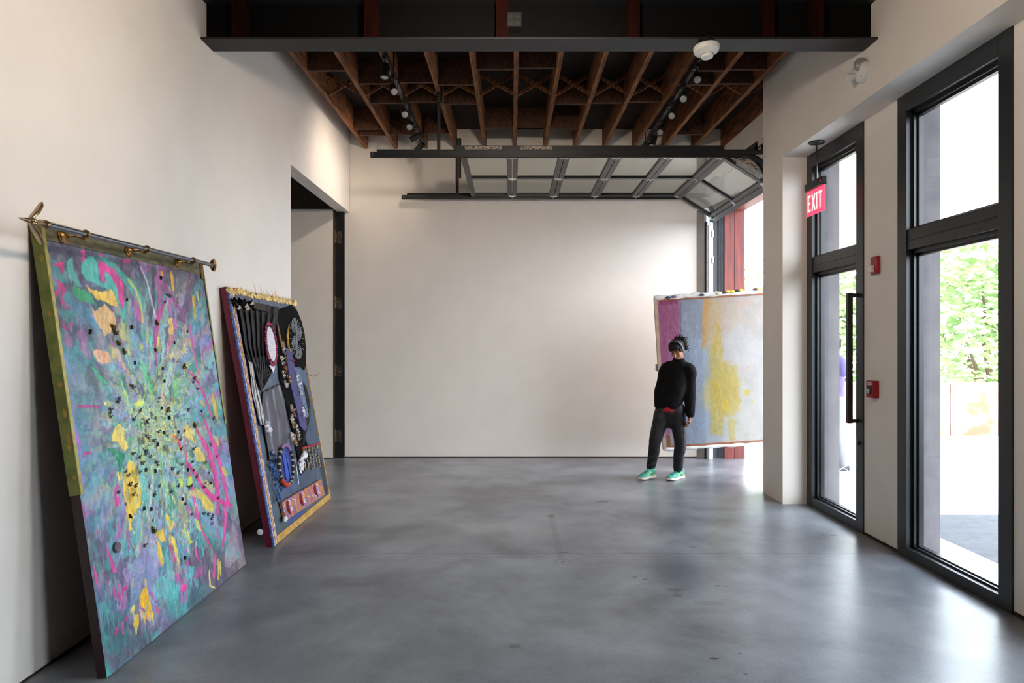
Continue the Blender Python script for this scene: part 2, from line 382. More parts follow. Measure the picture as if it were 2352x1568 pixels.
for k, (x, y, h_, r) in enumerate([(7.6, 17.0, 3.4, 1.9), (12.3, 17.5, 4.0, 2.2), (17.4, 17.2, 3.6, 2.2)]):
    bush('tree', x, y, h_, r, 'bright green tree far outside above the shrubs, %s from the building' % ['nearest', 'middle one', 'farthest'][k], 'trees outside', True, 3600)

# ------------------------------------------------------------------ roof framing
def zb(Y): return 4.110+.017*Y
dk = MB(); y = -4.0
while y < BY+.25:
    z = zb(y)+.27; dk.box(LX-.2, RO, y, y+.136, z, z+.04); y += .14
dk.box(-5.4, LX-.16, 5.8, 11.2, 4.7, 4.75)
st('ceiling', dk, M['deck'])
ordn = ['first', 'second', 'third', 'fourth', 'fifth', 'sixth', 'seventh', 'eighth', 'ninth', 'tenth', 'eleventh', 'twelfth', 'thirteenth']
JX = [-2.01+.41*k for k in range(13)]
BLK = {6.65: [0, 4, 5, 9, 10], 7.03: [1, 2, 3, 9, 10], 7.62: [1, 2, 3, 6, 7, 8], 8.55: [0, 4, 5, 6], 8.82: [0, 1, 2, 10], 5.6: [0, 3, 6, 8]}
def slope_box(mb, x0, x1, y0, y1, h0, h1):        # box whose underside follows the roof slope
    v = [(x0,y0,zb(y0)+h0),(x1,y0,zb(y0)+h0),(x1,y1,zb(y1)+h0),(x0,y1,zb(y1)+h0),(x0,y0,zb(y0)+h1),(x1,y0,zb(y0)+h1),(x1,y1,zb(y1)+h1),(x0,y1,zb(y1)+h1)]
    mb.add(v, [(0,3,2,1),(4,5,6,7),(0,1,5,4),(1,2,6,5),(2,3,7,6),(3,0,4,7)])
for k, x in enumerate(JX):
    far = BY-.002
    near = -3.99 if x+.025 < R1 else 7.195
    T = thing('ceiling_joist', 'brown timber roof joist, %s counted from the left wall' % ordn[k], 'joist', (x, near, zb(near)), 'exposed roof joists')
    m = MB(); slope_box(m, x-.023, x+.023, near, far, 0, .27); m.build('beam', M['wood'], T)
    x2 = (JX[k+1] if k+1 < 13 else 2.9)
    for Yb, ks in BLK.items():
        if k in ks and not (k == 12) and not (k+1 == 12 and Yb < 7.25):
            m = MB(); slope_box(m, x+.023, x2-.023, Yb-.02, Yb+.02, .0+.012*(k % 3), .27); m.build('blocking', M['wood_shaded'], T)
    if k < 11 or k == 11:
        for s in (0, 1):
            if k == 11 and s == 0: pass
            a = (x+.023, 7.34+.03*s, zb(7.3)+(.02 if s else .235)); b = (x2-.023, 7.34+.03*s, zb(7.3)+(.235 if s else .02))
            MB().bar(a, b, .035, .022, up=(0, 1, 0)).build('bridging_brace', M['wood'], T)
# the big steel beam that crosses the room
T = thing('steel_beam', 'black steel I-beam crossing the whole room overhead, near the camera', 'beam', (.2, 5.035, 3.765))
B(LX, R1, 4.93, 5.14, 3.762, 3.776).build('lower_flange', M['beam'], T)
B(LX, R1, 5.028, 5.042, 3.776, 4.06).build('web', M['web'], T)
B(LX, R1, 4.93, 5.14, 4.06, 4.075).build('upper_flange', M['beam'], T)
B(LX, R1, 4.95, 5.12, 4.075, 4.19).build('timber_plate', M['wood'], T)
pk = mat('dark_red_packing_timber', '#2a0905', .9, col2='#160503', spec=.1, scale=6, stretch=(6, 6, .6))
for xx, hw in ((-1.98, .05), (-1.02, .05), (-.07, .045), (.88, .045), (1.86, .04), (2.22, .04)):
    B(xx-hw, xx+hw, 4.94, 5.028, 3.776, 4.06).build('web_packing', pk, T)
T = thing('junction_plate', 'small grey square plate with four round holes on the black steel beam', 'electrical plate', (.015, 4.925, 3.86))
c = px(1181, 44, 4.925); m = MB(); s_ = .052
m.box(c.x-s_, c.x+s_, 4.925, 5.026, c.z-s_, c.z+s_); m.build('plate', mat('dark_grey_box', '#0c0d0e', .7), T)
for i in (-1, 1):
    for k in (-1, 1):
        MB().lathe((c.x+i*.024, 4.925, c.z+k*.024), (0, -1, 0), [(.022, 0), (.022, .003), (.018, .0035), (.017, .001)], 18).build('knockout_ring', mat('grey_ring', '#1c1e1f', .6) if 'ring' not in M else M['ring'], T)
# ------------------------------------------------------------------ painted surfaces (colour attribute on a fine mesh, worked out stroke by stroke)
def _h(ix, iy, s):
    n = (ix.astype(np.int64)*374761393+iy.astype(np.int64)*668265263+s*974711) & 0x7fffffff
    n = ((n ^ (n >> 13))*1274126177) & 0x7fffffff
    return ((n ^ (n >> 16)) & 0xffff)/65535.0
def vnoise(x, y, s=0):
    ix = np.floor(x); iy = np.floor(y); fx = x-ix; fy = y-iy; fx = fx*fx*(3-2*fx); fy = fy*fy*(3-2*fy)
    a = _h(ix, iy, s); b = _h(ix+1, iy, s); c = _h(ix, iy+1, s); d = _h(ix+1, iy+1, s)
    return a+(b-a)*fx+(c-a)*fy+(a-b-c+d)*fx*fy
def fbm(x, y, s=0, o=4):
    t = 0; w_ = .5; n = 0
    for k in range(o): t = t+w_*vnoise(x*2**k, y*2**k, s+k*17); n += w_; w_ *= .5
    return t/n
def rgb(c):
    if isinstance(c, str): c = c.lstrip('#'); return np.array([int(c[i:i+2], 16)/255 for i in (0, 2, 4)])
    return np.array(c)
class Canvas:                                     # a rectangle in space, o + u*e + v*up, with a painted grid
    def __init__(s, o, e, up, W, H, nu, nv):
        s.o, s.e, s.up, s.W, s.H = Vector(o), Vector(e).normalized(), Vector(up).normalized(), W, H
        s.n = s.e.cross(s.up).normalized()
        s.nu, s.nv = nu, nv
        u = np.linspace(0, W, nu); v = np.linspace(0, H, nv); s.u, s.v = np.meshgrid(u, v)
        P = [s.o[k]+s.u*s.e[k]+s.v*s.up[k] for k in range(3)]; s.P = P
        s.x = CX+FPX*P[0]/P[1]; s.y = CY-FPX*(P[2]-CH)/P[1]
        s.img = np.zeros(s.u.shape+(3,))
        s.wx = fbm(s.u*28, s.v*28, 3)-.5; s.wy = fbm(s.u*28+50, s.v*28, 5)-.5
        s.wl = fbm(s.u*8, s.v*8, 11)-.5
        s.h = np.zeros(s.u.shape)
    def base(s, pts, sig=38, warp=40):
        X = s.x+s.wl*warp; Y = s.y+(fbm(s.u*7+9, s.v*7, 21)-.5)*warp*1.6
        num = np.zeros(s.img.shape); den = np.zeros(s.u.shape)+1e-9
        for x, y, c in pts:
            k = np.exp(-(((X-x)/sig)**2+((Y-y)/(sig*1.15))**2)*1.2)+1e-8; num += k[..., None]*rgb(c); den += k
        s.img = num/den[..., None]
    def mix(s, sl, a, c, tex=.10):
        t = (fbm(s.u[sl]*60, s.v[sl]*25, 31)-.5)*tex*2
        c = rgb(c)+t[..., None]; a = np.clip(a, 0, 1)[..., None]
        s.img[sl] = s.img[sl]*(1-a)+c*a
    def box(s, xs, ys, m):
        ok = (s.x > min(xs)-m) & (s.x < max(xs)+m) & (s.y > min(ys)-m) & (s.y < max(ys)+m)
        r = np.where(ok.any(1))[0]; c = np.where(ok.any(0))[0]
        if not len(r) or not len(c): return None
        return (slice(r[0], r[-1]+1), slice(c[0], c[-1]+1))
    def blob(s, poly, c, soft=2.0, warp=6, a=1.0, rag=1.0, tex=.10):
        xs, ys = zip(*poly); sl = s.box(xs, ys, warp+soft*2)
        if sl is None: return
        X = s.x[sl]+s.wx[sl]*warp; Y = s.y[sl]+s.wy[sl]*warp*1.5
        ins = np.zeros(X.shape, bool); d = np.full(X.shape, 1e9); n = len(poly)
        for i in range(n):
            x0, y0 = poly[i]; x1, y1 = poly[(i+1) % n]
            if y1 != y0:
                cr = ((y0 > Y) != (y1 > Y)) & (X < (x1-x0)*(Y-y0)/(y1-y0)+x0); ins ^= cr
            dx, dy = x1-x0, y1-y0; t = np.clip(((X-x0)*dx+(Y-y0)*dy)/(dx*dx+dy*dy+1e-9), 0, 1)
            d = np.minimum(d, np.hypot(X-x0-t*dx, Y-y0-t*dy))
        sd = np.where(ins, d, -d)
        al = np.clip(.5+sd/soft, 0, 1)
        if rag: al = al*np.clip(1.35-rag*.55*fbm(s.u[sl]*40, s.v[sl]*22, 77, 3)*1.3, 0, 1)
        s.mix(sl, al*a, c, tex); s.h[sl] = np.maximum(s.h[sl], al*a*.6)
    def line(s, pts, w, c, a=1.0, soft=1.0, warp=2.0, tex=.08, drag=0.0):
        xs, ys = zip(*pts); n = len(pts); ws = w if isinstance(w, (list, tuple)) else [w]*n
        sl = s.box(xs, ys, max(ws)+warp+soft)
        if sl is None: return
        X = s.x[sl]+s.wx[sl]*warp; Y = s.y[sl]+s.wy[sl]*warp; al = np.zeros(X.shape)
        for i in range(n-1):
            x0, y0 = pts[i]; x1, y1 = pts[i+1]; dx, dy = x1-x0, y1-y0
            t = np.clip(((X-x0)*dx+(Y-y0)*dy)/(dx*dx+dy*dy+1e-9), 0, 1)
            d = np.hypot(X-x0-t*dx, Y-y0-t*dy); r = ws[i]+(ws[i+1]-ws[i])*t
            al = np.maximum(al, np.clip((r-d)/soft+.5, 0, 1))
        if drag: al = al*np.clip(1.5-drag*fbm(s.u[sl]*70, s.v[sl]*30, 99, 3)*1.8, 0, 1)
        s.mix(sl, al*a, c, tex); s.h[sl] = np.maximum(s.h[sl], al*a)
    def on(s, x, y, h=0.0):                       # the point h above the face, met by the sight line through a pixel
        d = Vector(((x-CX)/FPX, 1, (CY-y)/FPX)); o = Vector((0, 0, CH)); p = s.o+s.n*h
        return o+d*((p-o).dot(s.n)/d.dot(s.n))
    def uv(s, u, v, h=0.0): return s.o+s.e*u+s.up*v+s.n*h
    def mesh(s, name, m, parent, relief=.0015, h0=0.0):
        loc = np.array(root_of(parent).location); r = s.h*relief+h0
        co = np.stack([s.P[k]+s.n[k]*r-loc[k] for k in range(3)], -1).reshape(-1, 3)
        nu, nv = s.nu, s.nv; i = np.arange(nu*nv).reshape(nv, nu)
        q = np.stack([i[:-1, :-1], i[:-1, 1:], i[1:, 1:], i[1:, :-1]], -1).reshape(-1, 4)
        me = bpy.data.meshes.new(name); me.vertices.add(len(co)); me.vertices.foreach_set('co', co.ravel())
        me.loops.add(q.size); me.loops.foreach_set('vertex_index', q.ravel().astype(np.int32))
        me.polygons.add(len(q)); me.polygons.foreach_set('loop_start', np.arange(0, q.size, 4, dtype=np.int32))
        me.polygons.foreach_set('use_smooth', np.ones(len(q), dtype=bool))
        me.update(calc_edges=True)
        at = me.color_attributes.new('paint', 'FLOAT_COLOR', 'POINT')
        c = np.clip(s.img, 0, 1); c = np.where(c <= .04045, c/12.92, ((c+.055)/1.055)**2.4)
        at.data.foreach_set('color', np.concatenate([c, np.ones(c.shape[:2]+(1,))], -1).astype(np.float32).ravel())
        me.materials.append(m); o = bpy.data.objects.new(name, me); COL.objects.link(o); o.parent = parent
        return o
    def slab(s, mb, u0, u1, v0, v1, h0, h1):      # block lying on the face
        c = s.uv((u0+u1)/2, (v0+v1)/2, (h0+h1)/2); return mb.obox(c, s.e, s.up, s.n, (u1-u0)/2, (v1-v0)/2, (h1-h0)/2)
M['paint'] = attr_mat('painted_surface')
PK = '#cc4a8c'; PK2 = '#b83c74'; TE = '#56a99f'; YE = '#e0bf5f'; YG = '#c3c95a'; GR = '#3f8f68'; LV = '#8f88c4'; MI = '#8fcfc6'

# ---- large abstract painting
tl_ = .1461
C1 = Canvas((-1.885, 3.175, .004), (0, 1, 0), (-math.sin(tl_), 0, math.cos(tl_)), 1.655, 2.15, 420, 640)
s = C1
s.n = -s.n if s.n.x < 0 else s.n
s.base([(110,600,'#514d5a'),(200,600,'#544e5c'),(300,610,'#605c68'),(400,640,'#65646c'),(440,660,'#6d6f75'),(120,680,'#456a6e'),(180,680,'#625f70'),
 (230,640,'#5b8f8c'),(280,680,'#5c9089'),(130,760,'#5c5a66'),(200,720,'#558aa8'),(190,760,'#5a8488'),(200,830,'#65788a'),(240,800,'#8c8894'),(150,830,'#648a99'),
 (180,880,'#748890'),(330,800,'#78abb2'),(330,700,'#616e78'),(390,780,'#96b4ba'),(430,760,'#857b8c'),(440,850,'#86a4a8'),(400,900,'#7ea29f'),(460,950,'#7a9092'),
 (350,900,'#80a397'),(290,900,'#899fac'),(250,900,'#78939e'),(190,960,'#698d95'),(170,1000,'#6292a2'),(230,1000,'#6b7476'),(300,980,'#889c96'),(360,980,'#98a48a'),
 (420,980,'#8ea59e'),(480,1010,'#749192'),(200,1060,'#6092a4'),(250,1080,'#668a97'),(330,1070,'#77a699'),(390,1080,'#7fa59a'),(460,1090,'#7d8c8c'),(520,1080,'#678385'),
 (180,1130,'#6c8090'),(220,1180,'#5f8288'),(280,1150,'#86968e'),(330,1150,'#829c90'),(400,1150,'#789897'),(450,1180,'#6a7977'),(520,1180,'#768583'),(200,1250,'#5e7578'),
 (260,1250,'#64828e'),(300,1250,'#76849c'),(350,1250,'#9088a2'),(420,1230,'#6b929d'),(480,1240,'#687a79'),(540,1240,'#847c7e'),(220,1330,'#566a70'),(300,1330,'#7680a0'),
 (380,1320,'#738f9e'),(440,1320,'#666478'),(500,1300,'#68686c'),(545,1280,'#7e7073'),(250,1400,'#524860'),(300,1390,'#62849c'),(340,1390,'#84848a'),(400,1370,'#588c88'),
 (450,1350,'#46646a'),(240,1450,'#456c6e'),(280,1450,'#4d4658'),(340,1420,'#76707e'),(400,1420,'#524f62'),(260,1500,'#3e6a6e'),(300,1490,'#475e64'),(350,1460,'#4b4b5c'),(255,1550,'#43908a')], 30, 34)
m_ = (fbm(s.u*16, s.v*9, 41)-.5)[..., None]*.22+(fbm(s.u*70, s.v*70, 43, 2)-.5)[..., None]*.10
s.img += m_
rr = random.Random(5)
cx0, cy0 = 352, 985
pal = ['#dcc765','#b9c86a','#84c8b8','#9a93c4','#6fb8c4','#58a36c','#e8c9a0','#c9d8d0','#6a8f9a','#e0bf5f','#7c7690','#89d0a0']
for k in range(3200):                                     # fine marks radiating from the centre
    a = rr.uniform(0, 2*math.pi); q = abs(rr.gauss(0, 1)); rad = q*115
    x = cx0+math.cos(a)*rad*.62; y = cy0+math.sin(a)*rad*1.25
    if not (120 < x < 530 and 640 < y < 1400): continue
    L_ = rr.uniform(4, 20)*(0.5+rad/150); dx, dy = (x-cx0)*.62, (y-cy0)*1.15; n = math.hypot(dx, dy)+1e-6
    j = rr.gauss(0, .35); dx, dy = dx/n, dy/n; dx, dy = dx*math.cos(j)-dy*math.sin(j), dx*math.sin(j)+dy*math.cos(j)
    s.line([(x, y), (x+dx*L_, y+dy*L_)], [rr.uniform(.5, 1.3), .3], rr.choice(pal), a=rr.uniform(.25, .75)*max(.25, 1-rad/330), soft=1.3, warp=7, drag=.8)
def bl(c, poly, **k): s.blob(poly, c, **k)
dx_, dy_ = (s.x-cx0+s.wl*26)/.62, (s.y-cy0+s.wx*30)/1.15
th_, rd_ = np.arctan2(dy_, dx_), np.hypot(dx_, dy_)
calm_ = 1-.72*np.exp(-(((s.x-185)/75)**2+((s.y-1020)/190)**2))
full = (slice(0, s.nv), slice(0, s.nu))
for k, (c, lo_, r0, r1, kk, mm_) in enumerate([('#4a4356',.60,120,520,7,70),('#6fc3c0',.585,20,330,10,60),('#d9c25e',.62,10,300,13,45),('#8e82c0',.61,60,420,9,70),('#3c6a70',.60,90,520,8,80),
      ('#b9cfc8',.63,10,240,15,40),('#54a876',.64,20,260,12,60),('#7c8fb4',.60,120,420,8,50),('#5a4a5e',.60,200,620,6,60),('#c8d05e',.65,10,260,16,40),('#4f9c9a',.60,150,560,7,60),('#b65c96',.66,140,460,11,60),('#a59a90',.64,80,380,12,50)]):
    n_ = fbm(th_*kk+k*7.3, rd_/mm_+k*3.1+s.wl*2, 200+k, 4)
    ring_ = np.clip((rd_-r0)/60+.4, 0, 1)*np.clip((r1-rd_)/90, 0, 1)
    a_ = np.clip((n_-lo_)*16, 0, 1)*ring_*.66*calm_
    s.mix(full, a_, c, .12); s.h = np.maximum(s.h, a_*.5)
e_ = np.abs(fbm(s.u*26+s.wl*3, s.v*26, 301, 3)-.5)                      # thin broken ridges
s.img *= (1-.38*np.clip(1-e_/.012, 0, 1)*np.clip((230-rd_)/120, .12, 1))[..., None]
for k in range(900):                                      # worn colour breaks over the whole surface
    x = rr.uniform(90, 545); y = rr.uniform(570, 1500); v_ = min(1, abs(y-cy0)/420)
    c = rr.choice(['#4d4458','#6a5f78','#3f6c74','#5d9fa6','#86b8bc','#8a7fae','#a89a9c','#456070','#b0a58c','#7c4a74'])
    s.line([(x,y),(x+rr.gauss(0,5),y+rr.uniform(6,26)*(1 if y > cy0 else -1))], [rr.uniform(1.5, 5), .8], c, a=rr.uniform(.12, .38), soft=3, warp=9, drag=.9)
# large shapes, upper part
bl(TE, [(186,610),(200,590),(215,588),(224,620),(226,645),(240,650),(242,618),(262,640),(268,662),(285,690),(290,716),(280,740),(272,700),(262,672),(240,660),(220,655),(200,642),(185,625)])
bl(TE, [(152,600),(165,588),(170,620),(180,640),(190,660),(176,655),(158,640),(152,620)], a=.8)
bl('#4f9c93', [(224,585),(240,590),(285,625),(310,650),(330,690),(328,720),(312,690),(290,655),(262,630),(240,610)], a=.9)
bl(GR, [(170,650),(185,662),(205,672),(215,690),(222,703),(205,697),(185,690),(165,670)], warp=10)
bl('#4e7f8f', [(145,668),(160,672),(180,700),(200,705),(215,715),(200,735),(170,712),(150,690)], warp=10, a=.8)
bl('#e0b85a', [(195,650),(215,664),(235,668),(255,664),(266,680),(268,705),(255,700),(235,690),(222,690),(207,672)], warp=9)
bl('#dcb27a', [(205,700),(215,712),(240,700),(262,715),(266,740),(250,765),(240,775),(228,750),(212,720)], warp=10, a=.9)
bl('#d8a98a', [(212,808),(225,800),(248,808),(256,832),(240,840),(222,828)], warp=9)
bl('#d4b58e', [(258,795),(272,800),(285,840),(300,870),(290,862),(272,830)], warp=10, a=.8)
bl(PK, [(222,600),(240,604),(262,620),(282,650),(285,690),(278,718),(272,680),(266,655),(250,630),(240,620),(240,644),(230,642)])
bl(PK, [(306,690),(312,688),(322,720),(324,742),(316,735)], soft=1.2, warp=3)
bl(PK2, [(122,604),(142,600),(146,622),(140,630),(136,612),(124,610)], warp=5)
bl(PK2, [(118,635),(132,645),(148,658),(150,672),(142,685),(150,700),(166,712),(155,712),(140,695),(140,670),(118,690),(112,685),(132,662)], warp=7, a=.85)
bl(PK, [(182,574),(194,576),(195,600),(190,600),(188,582)], warp=4); bl(PK2, [(226,582),(240,584),(238,592),(228,588)], warp=4)
bl(PK2, [(280,595),(300,598),(301,604),(282,602)], warp=4); bl(PK2, [(140,735),(146,740),(150,760),(144,758)], a=.7)
bl('#4a8482', [(130,715),(160,708),(180,725),(178,745),(150,740)], a=.7, warp=12)
bl('#6d6a8c', [(165,700),(195,712),(200,745),(180,742)], a=.3, warp=12)
bl('#9b93b5', [(300,640),(320,680),(335,730),(350,760),(342,770),(322,740),(308,690)], a=.45)
for pts, wd, c, a in [([(292,640),(310,665),(322,700),(328,740)], 2.2, YG, .8), ([(322,612),(338,650),(348,690),(356,735)], 1.6, '#b8b2c6', .8),
  ([(338,655),(348,700),(358,730)], 1.0, '#dcd6e0', .6), ([(369,645),(382,665),(400,690),(418,720),(424,740)], 2.8, '#9b4a86', .75),
  ([(383,684),(374,700),(363,728),(358,760),(355,800),(358,840)], [2, 3, 5, 5, 2.5, 1.5], '#b9488c', .85), ([(435,740),(440,780),(447,820),(455,860)], [1, 3, 2.5, 1.5], '#c25a96', .8),
  ([(431,620),(434,700),(430,760)], [2, 4, 3], '#7e4f72', .45), ([(442,860),(436,900)], 3, '#9a88b8', .5),
  ([(392,625),(397,665)], [3, 2.5], '#d2a544', .95), ([(370,624),(373,632)], 2.5, '#d2a544', .9), ([(443,680),(446,725)], [2, 3], '#c4a040', .9),
  ([(412,675),(420,680),(418,700),(410,700)], 2.0, '#a996cc', .7), ([(452,670),(455,690)], 2, YG, .8),
  ([(422,842),(440,860),(455,880),(470,910),(485,955),(490,962)], [1.2, 2.2, 2.6, 2.4, 2, 1], PK, .95), ([(461,945),(475,980),(490,1020),(505,1070),(515,1110),(522,1150),(527,1165)], [1, 3, 4.2, 4, 3.5, 3, 2], PK, .97),
  ([(447,980),(465,1010),(480,1040),(490,1070),(498,1105),(500,1135),(490,1146)], [1.5, 4, 6, 4.5, 3.5, 3.5, 3], PK, .95), ([(474,1020),(482,1060),(492,1100),(496,1130)], 2, PK2, .8),
  ([(424,1000),(425,1040),(430,1070),(436,1100),(444,1140),(452,1180),(462,1215),(478,1245),(485,1260)], [.8, 2, 3, 3, 3.5, 3, 2.5, 2.2, .8], PK, .95),
  ([(432,1065),(445,1085),(460,1110),(480,1135),(500,1148),(520,1158),(532,1160)], [3, 3.6, 4, 5.5, 5, 5, 1.5], '#cf3f86', .95),
  ([(516,1165),(517,1200),(514,1235),(507,1265)], [3, 2.8, 3, 1], PK, .95), ([(500,1150),(498,1180)], 3, PK, .7), ([(494,1275),(492,1300),(490,1325)], 2.2, PK, .85), ([(498,1215),(499,1235)], 2.5, '#b0508e', .8),
  ([(370,905),(376,925),(382,940)], 1.5, '#d88a80', .8), ([(400,1000),(410,1015),(416,1035)], [2.5, 3, 2.5], '#d2504a', .85), ([(398,1000),(401,1015)], 3, '#e0903a', .8),
  ([(178,933),(195,934),(212,933),(226,935)], [2.5, 4, 2, 3.5], '#b03c80', .8), ([(190,1050),(195,1040),(205,1040)], [1.5, 3, 4], PK2, .9),
  ([(145,865),(150,900),(158,940),(168,985),(176,1020),(182,1040)], [4, 5, 6, 7, 8, 4], '#8c82bc', .8), ([(140,805),(148,830),(156,845)], 5, '#8d7fb8', .55), ([(172,995),(180,1020)], 5, '#b36cc0', .6),
  ([(186,1088),(192,1110)], 4, '#8a84c8', .6), ([(168,862),(172,880)], 4, '#8f88c0', .5), ([(190,1160),(194,1195)], [3, 2], '#a8457e', .7),
  ([(214,1300),(218,1320),(221,1340)], [2, 4, 2], PK, .9), ([(245,1255),(252,1280),(258,1300),(262,1310)], [2, 3, 5, 5], PK, .9), ([(272,1340),(272,1360),(274,1372)], [3, 4, 3], PK, .95),
  ([(290,1348),(280,1360),(274,1370)], 3, PK2, .9), ([(260,1352),(262,1366)], 3, PK2, .8), ([(268,1442),(266,1455)], 4, PK2, .85), ([(280,1430),(281,1452)], 4, PK2, .8), ([(292,1415),(288,1425)], 3, PK2, .8),
  ([(390,1255),(395,1270),(402,1290)], [3, 2.2, 2.5], '#c83c7e', .85), ([(407,1320),(411,1330)], 3.5, PK, .9), ([(345,1360),(352,1372),(356,1382)], [2, 4, 3], PK2, .85), ([(358,1395),(361,1405)], 3, '#c84a6a', .85),
  ([(430,1290),(428,1305),(426,1315)], 3.2, '#cf3f86', .9), ([(449,1262),(450,1275)], 3, PK, .9), ([(452,1275),(456,1290)], 2.2, PK2, .7), ([(268,1118),(262,1140)], [5, 3], '#b8478c', .85),
  ([(500,1285),(502,1300),(500,1330)], 2, '#c8a850', .85), ([(505,1290),(506,1320)], 1.5, YG, .8), ([(480,1310),(482,1345),(492,1350)], 2, '#d8c070', .9),
  ([(487,905),(492,930),(498,960)], [2, 4, 3], '#c6a648', .85), ([(494,1003),(500,1020)], 3, '#c8a850', .85), ([(511,1075),(518,1088)], [4, 5], '#c8a94c', .85),
  ([(462,922),(468,930)], 3.5, '#c6a95a', .8), ([(452,1135),(462,1125)], 3, YG, .5), ([(412,912),(411,940)], 2, YG, .9)]:
    s.line(pts, wd, c, a=a, warp=3, drag=.25)
bl(PK, [(414,1336),(422,1340),(430,1345),(428,1355),(418,1362),(414,1355)], warp=4); bl('#a83a78', [(440,1325),(455,1305),(464,1300),(464,1315),(450,1330)], warp=6, a=.8)
bl(PK, [(262,1145),(268,1138),(275,1142),(274,1155),(268,1166),(264,1160)], warp=3)
# yellow shapes
for poly, c in [([(262,985),(275,972),(285,990),(288,1010),(296,1030),(284,1034),(268,1015),(255,1012),(256,995)], '#dcc46a'), ([(295,1060),(305,1062),(312,1080),(318,1100),(325,1130),(322,1165),(310,1170),(300,1200),(305,1215),(296,1218),(292,1190),(284,1150),(282,1110),(284,1080)], '#dcb94a'),
  ([(354,1222),(374,1212),(376,1245),(368,1248)], '#dcb840'), ([(356,1240),(366,1250),(372,1270),(376,1290),(372,1300),(365,1290)], '#dcb840'), ([(378,1180),(390,1185),(400,1200),(398,1215),(388,1220),(382,1205)], '#e0bc50'),
  ([(390,1225),(400,1235),(406,1262),(412,1290),(408,1300),(402,1275),(392,1245)], '#dcc050'), ([(420,1215),(430,1222),(442,1245),(436,1248),(428,1232)], YG), ([(447,1188),(455,1195),(462,1220),(452,1215)], '#aed060'),
  ([(412,1122),(432,1135),(445,1120),(462,1130),(480,1150),(488,1175),(478,1178),(462,1150)], '#c0b06a'), ([(462,1132),(480,1145),(490,1160),(488,1172),(470,1168),(460,1150)], '#cdb45a'),
  ([(444,1030),(456,1025),(470,1050),(472,1062),(458,1060),(448,1045)], '#d8bb62'), ([(418,985),(430,975),(445,990),(440,1000),(450,1015),(432,1010),(424,1000)], '#dcbf62'),
  ([(386,730),(396,732),(396,768),(386,768)], '#e2bd6a'), ([(388,812),(398,810),(400,820),(390,822)], '#d8c86a'), ([(268,1085),(278,1082),(280,1100),(272,1108)], '#dcc36a'),
  ([(408,1100),(414,1095),(420,1110),(416,1120),(410,1112)], '#b4d24a'), ([(432,1095),(440,1092),(438,1118),(430,1118)], '#b4d24a'), ([(322,920),(330,916),(332,930),(322,935),(306,930),(310,925)], '#ccd85e'), ([(236,922),(243,922),(244,930),(237,930)], '#e0cf7a'),
  ([(300,1395),(308,1388),(306,1405),(298,1404)], '#d0be60')]:
    bl(c, poly, warp=7)
bl('#dca82c', [(330,1352),(338,1350),(344,1385),(346,1400),(352,1412),(345,1420),(338,1412),(332,1402),(322,1392),(322,1370)], warp=9)
bl('#c4a070', [(318,1400),(335,1408),(350,1418),(345,1425),(322,1415)], warp=9, a=.8)
bl('#d8a830', [(306,1415),(318,1410),(318,1440),(312,1458),(306,1430)], warp=7)
for x0, y0, x1, y1 in [(348,1408,352,1435),(344,1412,348,1425),(330,1415,333,1437),(304,1405,309,1430),(333,1330,336,1350),(305,1330,304,1348),(362,1350,360,1330)]:
    s.line([(x0,y0),(x1,y1)], [2, .8], '#d8b040', a=.85, warp=3)
# green, teal and lilac shapes, lower part
bl('#2f8464', [(245,1028),(262,1030),(285,1040),(282,1060),(276,1080),(276,1100),(272,1080),(268,1055)], warp=6)
bl('#50ac80', [(208,842),(222,850),(236,870),(250,878),(240,882),(222,868)], warp=9, a=.9); bl('#4f6a68', [(192,870),(205,850),(215,860),(225,885),(208,892),(196,884)], warp=8, a=.5)
bl('#5ec07a', [(322,830),(336,838),(350,880),(355,905),(345,900),(330,870)], warp=8, a=.75); bl('#7cc96a', [(398,870),(410,850),(412,890),(402,920),(396,900)], warp=9, a=.55)
for poly in [[(410,1265),(428,1300),(445,1300),(440,1325),(430,1330)], [(435,1300),(446,1305),(440,1330),(430,1322)], [(300,1225),(315,1210),(322,1240),(310,1262),(302,1250)], [(330,1100),(342,1095),(342,1140),(335,1200),(328,1190)],
             [(272,1240),(290,1238),(294,1275),(280,1285),(274,1262)], [(335,1390),(350,1380),(355,1330),(368,1320),(398,1340),(412,1345),(410,1370),(390,1380),(372,1372)], [(462,1262),(466,1260),(468,1275),(463,1280)], [(380,1265),(392,1290),(400,1340),(385,1330)]]:
    bl('#62b4b0', poly, warp=7, a=.6)
for poly in [[(342,1220),(352,1230),(360,1290),(365,1330),(350,1320),(344,1270)], [(280,1310),(295,1300),(302,1320),(292,1340)], [(322,1290),(332,1300),(326,1320)]]:
    bl('#9c8cb8', poly, warp=8, a=.6)
bl('#9a8f92', [(520,1230),(535,1200),(545,1240),(550,1280),(530,1300),(515,1300)], warp=12, a=.6)
for x, y, L_ in [(225,1300,60),(235,1340,90),(230,1420,60),(248,1380,60),(262,1320,50),(385,1450,30),(330,1440,50),(212,1240,50),(222,1180,40),(400,1400,25),(345,1450,40)]:
    s.line([(x,y),(x+6,y+L_*.5),(x+14,y+L_)], [3, 5, 2], '#4d8e8a', a=.5, warp=6, drag=.6)
for k in range(260):
    x = rr.uniform(215, 470); y = rr.uniform(1180, 1440)
    s.line([(x,y),(x+rr.uniform(-2,5),y+rr.uniform(8,34))], [rr.uniform(.6,1.6), .4], rr.choice(['#7d93b8','#8f86b0','#9fc8c0','#c9b878','#5a4f66','#6ab0b4','#b0648e']), a=rr.uniform(.3,.7), warp=5, drag=.8)
